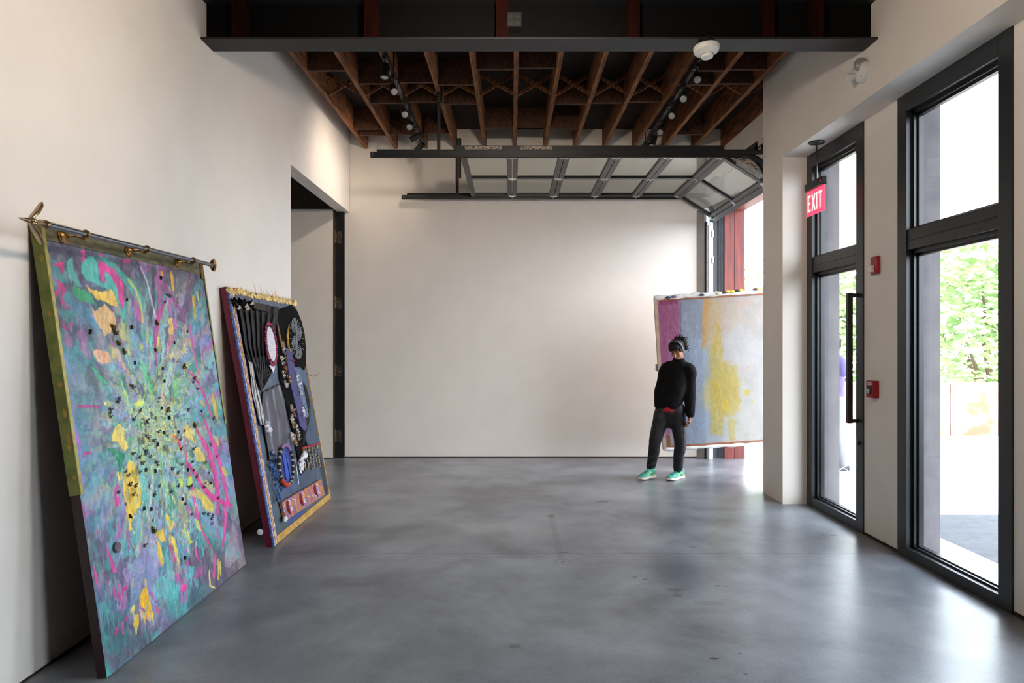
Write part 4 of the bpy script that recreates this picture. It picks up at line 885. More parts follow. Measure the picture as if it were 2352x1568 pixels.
# ---- striped canvas being carried in through the big opening
a3 = math.radians(3.5); e3 = Vector((math.cos(a3), 0, math.sin(a3))); u3 = Vector((-math.sin(a3), 0, math.cos(a3)))
BL = px(1523, 1036, 8.42); TLp = px(1499, 680, 8.42); H3 = (TLp-BL).length; W3 = 1.95
C3 = Canvas(BL+e3*.035+u3*.05, e3, u3, W3-.07, H3-.10, 380, 300)
C3.n = Vector((0, -1, 0)); s = C3
s.base([(1520,720,'#a97a96'),(1520,900,'#ac6f9a'),(1540,1000,'#b0a8b0'),(1590,720,'#a0a4ae'),(1590,850,'#9fb0c4'),(1600,980,'#9db0c8'),(1660,720,'#c9b8a8'),(1700,800,'#cac8c4'),(1740,700,'#ccc4ba'),(1650,900,'#c9be86'),
   (1700,950,'#c6c4ba'),(1740,900,'#cac8c2'),(1720,1000,'#c8c6be'),(1600,1015,'#b8bcc0'),(1850,850,'#c8c6c0'),(1950,850,'#c6c2b4')], 34, 16)
s.img += (fbm(s.u*9, s.v*6, 61)-.5)[..., None]*.12+(fbm(s.u*60, s.v*60, 63, 2)-.5)[..., None]*.05
bl('#a8407c', [(1512,690),(1560,686),(1562,720),(1560,790),(1563,830),(1540,960),(1540,1010),(1526,1015),(1520,880)], warp=9, a=.6, soft=5)
for k in range(60):
    x = rr.uniform(1514, 1558); y = rr.uniform(690, 860); s.line([(x,y),(x+2,y+rr.uniform(15,50))], rr.uniform(1.5, 4), rr.choice(['#98306c','#b4508c','#c4a4b8','#a63a76']), a=.35, soft=3, warp=8, drag=.8)
bl('#9a2c5c', [(1514,690),(1556,688),(1556,698),(1514,702)], warp=6, a=.7)
s.line([(1563,690),(1564,740),(1563,800),(1560,830)], 1.4, '#6a4a88', a=.7, warp=5)
bl('#8c9cb4', [(1563,690),(1614,688),(1614,820),(1622,1020),(1580,1022),(1570,900)], warp=6, a=.55, soft=4)
for k in range(50):
    x = rr.uniform(1568, 1618); y = rr.uniform(700, 1000); s.line([(x,y),(x+rr.uniform(-6,6),y+rr.uniform(10,40))], rr.uniform(1.5, 4), rr.choice(['#aebccc','#8698b4','#c0ccd8','#9aa6b8']), a=.35, soft=3, warp=10, drag=.8)
bl('#d8a050', [(1615,686),(1632,685),(1624,760),(1620,800),(1612,802),(1613,740)], warp=6, a=.85, soft=4)
bl('#d4b060', [(1632,686),(1660,690),(1655,760),(1662,800),(1640,810),(1622,790)], warp=14, a=.45, soft=9)
bl('#c9ae3c', [(1626,800),(1650,760),(1660,790),(1660,830),(1690,840),(1700,930),(1690,950),(1660,960),(1640,900),(1628,840)], warp=14, a=.65, soft=8)
bl('#c8b040', [(1630,870),(1656,880),(1660,960),(1660,1000),(1632,1000)], warp=12, a=.7, soft=6); bl('#cdb850', [(1672,960),(1690,965),(1690,1014),(1674,1014)], warp=12, a=.6, soft=5)
bl('#d8b818', [(1662,920),(1672,915),(1674,945),(1662,945)], warp=5, a=.85, soft=3); bl('#d6b820', [(1710,895),(1722,896),(1722,908),(1712,910)], warp=5, a=.8, soft=3); bl('#d8c860', [(1725,915),(1735,920),(1730,928)], warp=5, a=.7)
bl('#c9a030', [(1640,735),(1655,750),(1658,762),(1645,760)], warp=6, a=.6, soft=4); bl('#dcb0a0', [(1672,690),(1730,690),(1720,706),(1690,700)], warp=10, a=.5, soft=6); bl('#dcb8b0', [(1695,845),(1725,840),(1720,852),(1700,852)], warp=8, a=.5, soft=5)
bl('#8a5a1c', [(1531,1000),(1540,998),(1541,1030),(1532,1030)], warp=5, a=.9)
C3.img *= .70
PC = thing('wrapped_canvas', 'unframed striped canvas in magenta, blue grey and yellow, carried upright behind the woman', 'painting', (2.7, 8.42, BL.z))
C3.mesh('painted_face', attr_mat('thin_washed_paint', .6, .07, 90), PC, .001, .0)
m = MB(); c = BL+e3*(W3/2)+u3*(H3/2)+Vector((0, .03, 0)); m.obox(c, e3, u3, (0, 1, 0), W3/2-.01, H3/2-.01, .022); m.build('stretcher', mat('raw_timber', '#a8917a', .7), PC)
wrap = mat('paint_spotted_canvas_edge', '#c9c8c6', .8, col2='#b3b0aa', scale=12, bump=.4, bscale=30)
m = MB(); N_ = 40
def edge_roll(p0, p1, r, wob, sd_):
    r3 = random.Random(sd_); return [p0.lerp(p1, k/N_)+Vector((0, r3.uniform(-.004, .004), r3.uniform(-wob, wob))) for k in range(N_+1)]
m.tube(edge_roll(BL+u3*(H3-.022)+e3*.01, BL+u3*(H3-.022)+e3*(W3-.01), 0, .004, 4), [(.030+.004*math.sin(k*1.3), .024) for k in range(N_+1)], 10, up=(0, 0, 1)); m.build('folded_canvas_edge', wrap, PC); m = MB()
m.tube(edge_roll(BL+u3*.022+e3*.01, BL+u3*.022+e3*(W3-.01), 0, .005, 8), [(.021+.005*math.sin(k*1.1), .020) for k in range(N_+1)], 10, up=(0, 0, 1))
m.build('folded_canvas_edge', wrap, PC)
tan = mat('bare_tan_canvas', '#a08a74', .8, col2='#8a7460', scale=9)
m = MB(); m.obox(BL+e3*.018+u3*(H3/2)-Vector((0, .004, 0)), e3, u3, (0, 1, 0), .020, H3/2-.03, .018); m.build('bare_side_strip', tan, PC)
brn = mat('brown_tape', '#8a4f2c', .7, col2='#6c3a20', scale=8)
m = MB(); m.obox(BL+e3*(W3/2)+u3*(H3-.056)-Vector((0, .006, 0)), e3, u3, (0, 1, 0), W3/2-.04, .008, .006); m.obox(BL+e3*(W3/2)+u3*.056-Vector((0, .006, 0)), e3, u3, (0, 1, 0), W3/2-.04, .009, .006); m.build('brown_tape', brn, PC)
for x, y, c in ((1535,683,'#26244c'),(1548,681,'#5c4a68'),(1612,677,'#2c2a34'),(1665,671,'#3a2c20'),(1672,669,'#caa838'),(1682,669,'#c8a430'),(1694,667,'#22242c'),(1702,666,'#d0ac38'),(1735,664,'#4a3430'),(1742,664,'#c8a848'),(1652,673,'#c9b888')):
    o_ = MB(); p = px(x, y, 8.385); o_.ball(p, (.035, .008, .016), 10, 6); o_.build('paint_spot', mat('spot_'+c.strip('#'), c, .7), PC)
m = MB(); p = px(1505, 847, 8.42); m.box(p.x+.004, p.x+.03, p.y-.004, p.y+.004, p.z-.03, p.z+.06); m.tube([p+Vector((.012, 0, 0)), p+Vector((-.012, 0, -.004)), p+Vector((-.016, 0, .018))], [.006, .007, .004], 8); m.tube([p+Vector((.012, 0, .045)), p+Vector((-.004, 0, .048))], .005, 8); m.build('hanging_bracket', M['galv'], PC)
# ------------------------------------------------------------------ raised sectional door and its rails
NT, FT, TZ = 7.235, 9.30, 3.572            # near and far rail depth, rail height
X0, SEC = 2.235, .558                      # joint with the tilted section, section length
silver = M['alu']
def section(D, A, d, n, ribs=True, last=False):
    # A: point at the joint on the near side; d: direction along the door's travel; n: outward normal (down into the room)
    A = Vector(A); d = Vector(d).normalized(); n = Vector(n).normalized(); Yv = Vector((0, 1, 0)); y0, y1 = NT+.045, FT-.045; Wd = y1-y0; L_ = SEC
    c0 = Vector((A.x, y0, A.z))
    S = bpy.data.objects.new('door_section', None); COL.objects.link(S); S.parent = D
    def bx(name, a0, a1, b0, b1, h0, h1, mt, par):
        m = MB(); m.obox(c0+d*((a0+a1)/2)+Yv*((b0+b1)/2)+n*((h0+h1)/2), d, Yv, n, abs(a1-a0)/2, abs(b1-b0)/2, abs(h1-h0)/2); return m
    F = MB()
    for a0, a1 in ((0.004, .062), (L_-.062, L_-.004)):
        F.obox(c0+d*((a0+a1)/2)+Yv*(Wd/2), d, Yv, n, (a1-a0)/2, Wd/2, .022)
    F.build('cross_rail', silver, S)
    G = MB()
    for b0, b1 in ((0, .075), (Wd/2-.028, Wd/2+.028), (Wd-.075, Wd)):
        G.obox(c0+d*(L_/2)+Yv*((b0+b1)/2), d, Yv, n, L_/2-.062, (b1-b0)/2, .018)
    G.build('stile', M['frame'], S)
    for b0, b1 in ((.075, Wd/2-.028), (Wd/2+.028, Wd-.075)):
        P = MB(); P.obox(c0+d*(L_/2)+Yv*((b0+b1)/2), d, Yv, n, L_/2-.06, (b1-b0)/2+.003, .003); P.build('pane', M['glass_dirty'], S)
    Hh = MB()
    for b in (.035, Wd/2, Wd-.035):
        Hh.obox(c0+Yv*b+n*.026, d, Yv, n, .045, .028, .004); Hh.tube([c0+Yv*(b-.03)+n*.034, c0+Yv*(b+.03)+n*.034], .009, 8)
    Hh.build('hinge', M['galv'], S)
    for b in (-.03, Wd+.03):
        r = MB(); r.lathe(c0+Yv*(b-.008)+n*.0, Yv, [(.022, 0), (.024, .008), (.022, .016)], 14); r.tube([c0+Yv*(b if b < 0 else b-.05), c0+Yv*(b+.05 if b < 0 else b)], .005, 6); r.build('roller', M['galv'], S)
    return S
D = thing('garage_door', 'raised glazed sectional door with metal frames, hanging level under the joists', 'garage door', (1.0, 8.27, TZ), None)
for k in range(5): section(D, (X0-SEC*k, 0, TZ+.012), (-1, 0, 0), (0, 0, -1))
tip = Vector((X0+.48, 0, TZ-.30)); sd_ = Vector((.48, 0, -.30)).normalized()
section(D, (tip.x, 0, tip.z+.012), -sd_, (sd_.z, 0, -sd_.x))
m = MB(); m.obox(Vector((tip.x, (NT+FT)/2, tip.z+.01))+sd_*.03, sd_, (0, 1, 0), (sd_.z, 0, -sd_.x), .035, (FT-NT)/2-.045, .03); m.build('bottom_rail', M['alu'], D)
m = MB(); m.box(-.62, X0+.02, NT+.01, NT+.045, TZ+.035, TZ+.10); m.build('side_angle', M['black'], D)
sticker = mat('printed_sticker', '#a59c90', .6, col2='#2c2a28', scale=38, stretch=(1, 1, 3), lo=.44, hi=.5)
for xx, w_ in ((-.50, .19), (-.31, .20), (.09, .34)):
    MB().box(xx, xx+w_, NT+.006, NT+.0095, TZ+.048, TZ+.088).build('sticker', sticker, D)
m = MB(); m.obox(Vector((2.53, NT+.09, TZ-.15)), sd_, (0, 1, 0), (sd_.z, 0, -sd_.x), .15, .05, .030); m.build('side_plate', M['galv'], D)
m = MB(); m.obox(Vector((2.50, NT+.05, TZ-.09)), sd_, (0, 1, 0), (sd_.z, 0, -sd_.x), .13, .006, .045); m.build('sticker', sticker, D)
for yy, nm, lb in ((NT, 'near', 'black horizontal rail of the raised door on the camera side, with hanger strut'), (FT, 'far', 'black horizontal rail of the raised door along the back wall, with perforated strut')):
    T = thing('door_rail', lb, 'rail', (-1.48, yy, TZ-.04), 'door rails')
    s_ = -1 if nm == 'near' else 1
    m = MB(); m.box(-1.50, 2.44, yy-.004, yy+.0, TZ-.030, TZ+.030); m.box(-1.50, 2.44, yy-.004, yy+.028, TZ+.026, TZ+.030); m.box(-1.50, 2.44, yy-.004, yy+.028, TZ-.030, TZ-.026)
    m.box(-1.43, 2.75, yy-.012, yy-.006, TZ-.005, TZ+.045); m.box(-1.43, 2.75, yy-.03, yy-.006, TZ+.041, TZ+.046)
    m.build('rail', M['black'], T)
    mm = MB()
    for k in range(2): mm.lathe((-1.475, yy-.0045, TZ+.014-.028*k), (0, -1, 0), [(.005, 0), (.005, .002)], 8)
    mm.lathe((-1.462, yy-.0045, TZ), (0, -1, 0), [(.005, 0), (.005, .002)], 8); mm.build('bolt_head', M['galv'], T)
    m = MB(); pts = [Vector((2.44+.33*math.sin(t), yy+.012, TZ-.33+.33*math.cos(t))) for t in [k/10*math.pi/2 for k in range(11)]]
    m.tube(pts, [(.016, .030)]*11, 8, up=(0, 1, 0)); m.build('curved_rail', M['black'], T)
    xs_ = -.775 if nm == 'near' else -.742
    m = MB(); m.box(xs_-.018, xs_+.018, yy-.016, yy-.013, TZ-.02, zb(yy)+.10); m.box(xs_-.018, xs_-.015, yy-.016, yy+.016, TZ-.02, zb(yy)+.10)
    if nm == 'far': m.box(xs_+.02, xs_+.052, yy-.018, yy-.0145, TZ+.25, zb(yy)+.1)
    else: m.box(xs_-.005, xs_+.04, yy-.022, yy-.017, zb(yy)-.12, zb(yy)+.12)
    m.build('hanger_strut', M['black'], T)
    hl = MB()
    for k in range(26 if nm == 'far' else 8):
        z = TZ+.03+.026*k if nm == 'far' else zb(yy)-.10+.026*k
        for q in ((0, .036) if (nm == 'far' and k > 9) else (0,)): hl.box(xs_+q-.004, xs_+q+.004, yy-.0225, yy-.0145, z, z+.008)
    hl.build('punched_holes', mat('lit_hole', '#8f8a84', .8) if 'lith' not in M else M['lith'], T)
# upright rails of the far side
T = thing('door_upright_rail', 'pale vertical door rail with white brackets beside the red-brown boards', 'rail', (2.72, 9.33, 0))
m = MB(); m.box(2.655, 2.672, 9.33, 9.38, 0, 3.24); m.build('black_angle', M['black'], T)
m = MB(); m.tube([(2.697, 9.33, .0), (2.697, 9.33, 3.19)], .0205, 14); m.build('weather_strip', mat('white_tube', '#e4e6e8', .4), T)
m = MB(); m.box(2.722, 2.727, 9.34, 9.385, 0, 3.24); m.box(2.727, 2.76, 9.375, 9.38, 0, 3.24); m.build('rail_channel', M['galv'], T)
for z in (3.08, 2.72, 1.6, .5):
    m = MB(); m.box(2.735, 2.772, 9.33, 9.338, z-.045, z+.045); m.box(2.765, 2.772, 9.33, 9.38, z-.045, z+.045); m.build('bracket', M['white'], T)
# shaft, drum and bearing plate above the opening
T = thing('door_lift_shaft', 'black cable drum and shaft above the right end of the raised door', 'door hardware', (2.74, 8.2, 3.62))
MB().tube([(2.76, NT-.03, 3.76), (2.76, FT+.05, 3.76)], .0127, 12).build('shaft', M['black'], T)
for yy in (NT+.05, FT-.05):
    MB().lathe((2.76, yy-.03, 3.76), (0, 1, 0), [(.03, 0), (.075, .004), (.07, .012), (.062, .03), (.066, .05), (.075, .06), (.03, .064)], 24).build('drum', M['black'], T)
    m = MB(); m.prism([(2.895, yy+.06, 3.62), (2.895, yy+.06, 3.86), (2.76, yy+.06, 3.80), (2.70, yy+.06, 3.74), (2.66, yy+.06, 3.62)], (0, .004, 0)); m.build('bearing_plate', M['black'], T)
m = MB(); m.prism([(2.56, NT+.0, TZ+.04), (2.60, NT+.0, TZ+.13), (2.60, NT, TZ+.04)], (0, .01, 0)); m.prism([(2.46, NT, TZ+.045), (2.60, NT, TZ+.145), (2.605, NT, TZ+.045)], (0, .004, 0)); m.build('gusset', M['black'], T)
# the vertical part of the curved guide as seen beside the wall edge
m = MB(); m.tube([Vector((2.50+.28*math.sin(t), NT+.16, TZ-.40+.42*math.cos(t))) for t in [k/12*math.pi/2 for k in range(13)]], [(.03, .014)]*13, 8); m.build('guide_arc', M['black'], T)

# ------------------------------------------------------------------ track lights
spot_face = mat('frosted_reflector', '#c8c6c2', .25, .5)
def track(name_lb, xt, y0, y1, heads, grp, z=4.15):
    T = thing('lighting_track', name_lb, 'lighting track', (xt, (y0+y1)/2, z), 'lighting tracks')
    m = MB(); m.box(xt-.018, xt+.018, y0, y1, z, z+.034); m.build('rail', M['black'], T)
    m = MB(); m.box(xt-.008, xt+.008, y0+.05, y1-.05, z-.001, z); m.build('slot', mat('track_slot', '#3c3e40', .3, .6), T)
    n = 4
    for k in range(n):
        yy = y0+.2+(y1-y0-.4)*k/(n-1); MB().tube([(xt, yy, z+.03), (xt, yy, zb(yy)+.28)], .006, 8).build('suspension_rod', M['black'], T)
    return T
def head(x, y, z, d, label, energy=0, grp='track spotlights', blend=.6, ang=70):
    T = thing('track_spotlight', label, 'spotlight', (x, y, z), grp)
    d = Vector(d).normalized(); c = Vector((x, y, z-.115))
    m = MB(); m.box(x-.016, x+.016, y-.05, y+.05, z-.024, z); m.tube([(x, y, z-.02), (x, y, z-.055)], .008, 8)
    u = d.cross(Vector((0, 0, 1)));  u = (Vector((0, 1, 0)) if u.length < .05 else u.normalized())
    m.tube([Vector((x, y, z-.05)), Vector((x, y, z-.052))+u*.042, c+u*.042], .004, 6); m.tube([Vector((x, y, z-.05)), Vector((x, y, z-.052))-u*.042, c-u*.042], .004, 6)
    m.build('yoke', M['black'], T)
    MB().lathe(c-d*.06, d, [(.012, -.012), (.03, -.006), (.036, 0), (.036, .12), (.039, .122), (.039, .130), (.033, .130), (.030, .12)], 20).build('housing', M['black'], T)
    MB().lathe(c+d*.062, d, [(.0325, 0), (.0325, .004), (.02, .007)], 20).build('reflector', spot_face, T)
    if energy:
        L = bpy.data.lights.new('spot', 'SPOT'); L.energy = energy; L.color = (1, .83, .66); L.spot_size = math.radians(ang); L.spot_blend = blend; L.shadow_soft_size = .1 if grp.startswith('near') else .06
        o = bpy.data.objects.new('lamp', L); COL.objects.link(o); o.parent = T; o.location = (c+d*.09)-Vector((x, y, z)); o.rotation_euler = d.to_track_quat('-Z', 'Y').to_euler()
    return T
TLX, TRX = -1.145, 1.72
track('black ceiling lighting track on the left, above the side opening', TLX, 5.3, 9.0, None, 'l')
track('black ceiling lighting track on the right, above the raised door joint', TRX, 5.3, 9.0, None, 'r')
pl = 'track spotlights'
for i, (y, d, e) in enumerate([(6.18, (-.02, -.2, -1), 0), (6.62, (.25, -.7, -.65), 0), (7.30, (.2, -.8, -.55), 0), (7.72, (.0, -.8, -.55), 0), (8.15, (-1, .15, -.5), 26), (8.55, (-.8, .5, -.6), 9)]):
    head(TLX-.005, y, 4.15, d, 'black cylinder spotlight on the left lighting track, %s counted from the camera' % ordn[i], e, ang=120, blend=1.0)
for i, (y, d, e) in enumerate([(6.35, (-.15, -.8, -.55), 0), (6.85, (-.2, -.8, -.5), 0), (7.35, (-.2, -.8, -.5), 0), (7.92, (-.2, -.8, -.5), 0), (8.3, (-.3, -.2, -1), 0), (8.52, (-.1, -.8, -.5), 0), (8.8, (.3, .3, -.8), 0)]):
    head(TRX, y, 4.15, d, 'black spotlight with pale face on the right lighting track, %s counted from the camera' % ordn[i], e)
# assumed lower track, unseen above the camera; its warm spots are added as fill
track('assumed unseen pendant lighting track over the near part of the room, added for fill light', .15, -1.5, 3.4, None, 'n', 3.55)
for i, (y, d, e) in enumerate([(3.3, (-.16, 1, -.22), 95), (3.05, (.0, 1, -.26), 85), (2.5, (1, .6, -.12), 62), (2.8, (-1, .15, -.12), 80), (1.6, (-1, -.3, -.0), 32)]):
    head(.15, y, 3.55, d, 'added fill spotlight on the unseen pendant track over the camera, %s from its far end' % ordn[i], e, 'near track spotlights', ang=110, blend=1.0)

# ------------------------------------------------------------------ small fittings
c = px(1622, 116, 4.94)
T = thing('smoke_detector', 'white round smoke detector hanging under the front of the black steel beam', 'smoke detector', c)
ax = Vector((.06, -.10, -1)).normalized(); top = Vector((c.x, 4.88, 3.768))
k_ = 4.86/1568*1.0
MB().lathe(Vector((c.x+.0, 4.94, 3.762)), (0, 0, -1), [(.055, -.0), (.06, .05), (.05, .056)], 20).build('mounting_box', M['black'], T)
MB().lathe(Vector((c.x, 4.94, 3.712)), ax, [(.075, 0), (.092, .004), (.093, .022), (.086, .040), (.060, .052), (.046, .060), (.043, .080), (.038, .086), (.01, .087)], 32).build('cover', M['white'], T)
m = MB(); q = Vector((c.x, 4.94, 3.712))+ax*.066; m.tube(ring(q, ax, .0455, 0, 24), .0022, 6, cap=False); m.build('sensor_slot', mat('grey_slot', '#55585a', .6), T)
# white strobe / sensor unit on the right wall
w0 = pxX(1985, 163, R1)
T = thing('wall_sensor', 'white tilted emergency lamp unit with round grey lens high on the right wall', 'emergency light', w0)
m = MB(); m.lathe(w0, (-1, -.1, -.1), [(.085, -.005), (.086, .01), (.080, .035), (.066, .055), (.03, .068)], 28); m.build('housing', M['white'], T)
h1 = w0+Vector((-.052, -.050, .032)); MB().lathe(h1, (-.45, -.88, -.12), [(.046, -.05), (.047, .0), (.040, .006), (.012, .007)], 24).build('lamp_lens', mat('grey_lens', '#8f8f8d', .35, col2='#7c7c7a', scale=60), T)
h2 = w0+Vector((-.075, .02, -.035)); MB().lathe(h2, (-1, .15, -.25), [(.02, -.03), (.026, .0), (.034, .022), (.036, .034), (.028, .040), (.01, .036)], 20).build('lamp_head', M['white'], T)
m = MB(); m.ball(w0+Vector((-.05, -.05, -.055)), .004, 8, 6); m.build('screw_hole', M['black'], T)
# exit sign
T = thing('exit_sign', 'glowing red exit sign on a black ceiling stem in front of the glass entrance door', 'exit sign', (2.757, 6.20, 3.39))
m = MB(); m.lathe((2.757, 6.18, HD), (0, 0, -1), [(.07, 0), (.07, .008), (.062, .014), (.01, .016)], 28); m.tube([(2.757, 6.18, HD-.01), (2.757, 6.18, 3.04)], .0075, 12); m.build('stem', M['black'], T)
m = MB(); m.box(2.732, 2.782, 6.02, 6.385, 2.972, 3.048); m.build('housing', M['black'], T, bevel=.008)
MB().lathe((2.732, 6.05, 3.012), (-1, 0, 0), [(.004, 0), (.004, .002)], 8).build('pilot_light', mat('pilot_red', '#ff2040', .4, emit='#ff2040', estr=4), T)
pm = bpy.data.materials.new('red_acrylic'); pm.use_nodes = True; t_ = pm.node_tree; t_.nodes.clear()
o_ = t_.nodes.new('ShaderNodeOutputMaterial'); mx_ = t_.nodes.new('ShaderNodeMixShader'); em = t_.nodes.new('ShaderNodeEmission'); tr = t_.nodes.new('ShaderNodeBsdfTransparent')
tr.inputs['Color'].default_value = (1, .75, .8, 1); em.inputs['Color'].default_value = (*lin('#ff5874'), 1); em.inputs['Strength'].default_value = .8; mx_.inputs['Fac'].default_value = .55
t_.links.new(tr.outputs[0], mx_.inputs[1]); t_.links.new(em.outputs[0], mx_.inputs[2]); t_.links.new(mx_.outputs[0], o_.inputs['Surface'])
MB().box(2.754, 2.760, 6.025, 6.375, 2.750, 2.972).build('acrylic_panel', pm, T)
gl = mat('lit_red_edge', '#ff5070', .4, emit='#ff3050', estr=1.3)
m = MB(); m.box(2.7535, 2.7605, 6.022, 6.028, 2.748, 2.972); m.box(2.7535, 2.7605, 6.372, 6.380, 2.748, 2.972); m.box(2.7535, 2.7605, 6.025, 6.375, 2.745, 2.752); m.box(2.7535, 2.7605, 6.025, 6.375, 2.955, 2.972); m.build('lit_edge', gl, T)
lt = mat('lit_letter', '#ffb4b0', .4, emit='#ffa8a8', estr=1.0)
LZ0, LZ1, th = 2.782, 2.935, .022
def lbar(a, b):
    m = MB(); (ya, za), (yb, zb_) = a, b; m.bar((2.752, ya, za), (2.752, yb, zb_), .003, th, up=(1, 0, 0)) if False else None
    d = Vector((0, yb-ya, zb_-za)); n = Vector((0, -d.z, d.y)).normalized(); m.obox((2.7515, (ya+yb)/2, (za+zb_)/2), d, n, (1, 0, 0), d.length/2, th/2, .0015); return m
def letter(name, bars):
    M_ = MB()
    for a, b in bars:
        q = lbar(a, b); M_.add(q.v, q.f)
    M_.build(name, lt, T)
h_ = th/2
ys = [(6.350, 6.292), (6.262, 6.202), (6.166, 6.166), (6.138, 6.058)]
letter('letter_e', [((ys[0][0]-h_, LZ0), (ys[0][0]-h_, LZ1)), ((ys[0][0], LZ1-h_), (ys[0][1], LZ1-h_)), ((ys[0][0], LZ0+h_), (ys[0][1], LZ0+h_)), ((ys[0][0], (LZ0+LZ1)/2), (ys[0][1]+.008, (LZ0+LZ1)/2))])
letter('letter_x', [((ys[1][0], LZ0), (ys[1][1], LZ1)), ((ys[1][0], LZ1), (ys[1][1], LZ0))])
letter('letter_i', [((ys[2][0], LZ0), (ys[2][0], LZ1))])
letter('letter_t', [((6.0975, LZ0), (6.0975, LZ1)), ((ys[3][0], LZ1-h_), (ys[3][1], LZ1-h_))])
# fire alarm strobe and pull station on the pier
p = pxX(2009, 609, R2-.02)
T = thing('fire_alarm_strobe', 'red fire alarm strobe with clear flash, upper of the two red devices on the pier', 'fire alarm', p)
m = MB(); m.box(R2-.03, R2, p.y-.055, p.y+.055, p.z-.07, p.z+.07); m.build('red_case', M['red'], T, bevel=.012)
m = MB(); m.box(R2-.06, R2-.028, p.y-.012, p.y+.045, p.z-.055, p.z+.0); m.build('flash_lens', mat('clear_flash', '#e8dedc', .2), T, bevel=.006)
m = MB()
for k in range(4): m.box(R2-.0312, R2-.030, p.y-.045, p.y-.035, p.z-.03+.02*k, p.z-.02+.02*k)
m.build('printed_word', M['white'], T)
p = pxX(2003, 893, R2-.03)
T = thing('fire_alarm_pull', 'red fire alarm pull box, lower of the two red devices on the pier', 'fire alarm', p)
m = MB(); m.box(R2-.052, R2, p.y-.05, p.y+.05, p.z-.070, p.z+.066); m.build('red_case', M['red'], T, bevel=.004)
m = MB(); m.box(R2-.060, R2-.052, p.y-.026, p.y+.028, p.z-.042, p.z+.022); m.build('black_window', M['black'], T)
m = MB(); m.box(R2-.066, R2-.058, p.y-.022, p.y+.024, p.z-.014, p.z+.0); m.box(R2-.066, R2-.052, p.y-.008, p.y+.010, p.z-.036, p.z-.010); m.build('white_pull_bar', M['white'], T)
m = MB()
for zz in (.048, .036): m.box(R2-.0528, R2-.052, p.y-.034, p.y+.034, p.z+zz-.003, p.z+zz+.003)
m.build('printed_word', M['white'], T)
# ------------------------------------------------------------------ people
skin = mat('skin', '#a5714f', .5, col2='#8c5a3e', scale=14)
def remesh(o, vox, sm=3):
    r = o.modifiers.new('r', 'REMESH'); r.mode = 'VOXEL'; r.voxel_size = vox; r.use_smooth_shade = True
    if sm: q = o.modifiers.new('s', 'SMOOTH'); q.iterations = sm; q.factor = .5
    return o
def folds(o, k, size):
    t = bpy.data.textures.new('cloth_folds', 'CLOUDS'); t.noise_scale = size; t.noise_depth = 2
    d = o.modifiers.new('d', 'DISPLACE'); d.texture = t; d.strength = k; d.mid_level = .5; d.texture_coords = 'LOCAL'; return o
def chain(m, pts, rad, seg=14, flat=1.0, up=None):
    P_ = [Vector(p) for p in pts]; out = []; rr_ = []
    for i in range(len(P_)-1):
        for t in range(5):
            k = t/5; p0 = P_[max(i-1, 0)]; p1 = P_[i]; p2 = P_[i+1]; p3 = P_[min(i+2, len(P_)-1)]
            out.append(.5*((2*p1)+(p2-p0)*k+(2*p0-5*p1+4*p2-p3)*k*k+(3*p1-p0-3*p2+p3)*k**3))
            a, b = rad[i], rad[i+1]
            if not isinstance(a, tuple): a = (a, a*flat)
            if not isinstance(b, tuple): b = (b, b*flat)
            rr_.append((a[0]+(b[0]-a[0])*k, a[1]+(b[1]-a[1])*k))
    out.append(P_[-1]); a = rad[-1]; rr_.append(a if isinstance(a, tuple) else (a, a*flat))
    m.tube(out, rr_, seg, up=up)
    for p, r in ((out[0], rr_[0]), (out[-1], rr_[-1])): m.ball(p, min(r)*.98, 12, 8)
def hand(m, w_, d, pn, side, s=1.0, curl=.5):
    w_, d = Vector(w_), Vector(d).normalized(); pn = Vector(pn); pn = (pn-d*pn.dot(d)).normalized(); t = d.cross(pn)*side      # t: towards the thumb
    m.tube([w_-d*.03, w_, w_+d*.035*s, w_+d*.075*s, w_+d*.085*s], [(.024, .018), (.024, .017), (.036, .015), (.038, .014), (.034, .011)], 12, up=t)
    for i, L_ in enumerate((.066, .075, .070, .055)):
        b = w_+d*(.078-.004*abs(i-1))*s+t*(.027-.018*i)*s; a1 = curl*.5; p = b; dirs = [d*math.cos(a)+pn*math.sin(a) for a in (curl*.45, curl*1.1, curl*1.7)]
        q = [b-d*.012]
        for kk, dd in enumerate(dirs): p = p+dd*L_*s*(.45, .30, .25)[kk]; q.append(p)
        m.tube(q, [.0085*s, .0082*s, .0075*s, .0062*s], 8); m.ball(q[-1], .0064*s, 8, 6)
    b = w_+d*.02*s+t*.022*s; q = [b, b+(d*.55+t*.8)*.03*s, b+(d*.85+t*.75+pn*.2)*.05*s, b+(d*1.0+t*.55+pn*.5)*.068*s]
    m.tube(q, [.013*s, .011*s, .0095*s, .007*s], 8); m.ball(q[-1], .007*s, 8, 6)
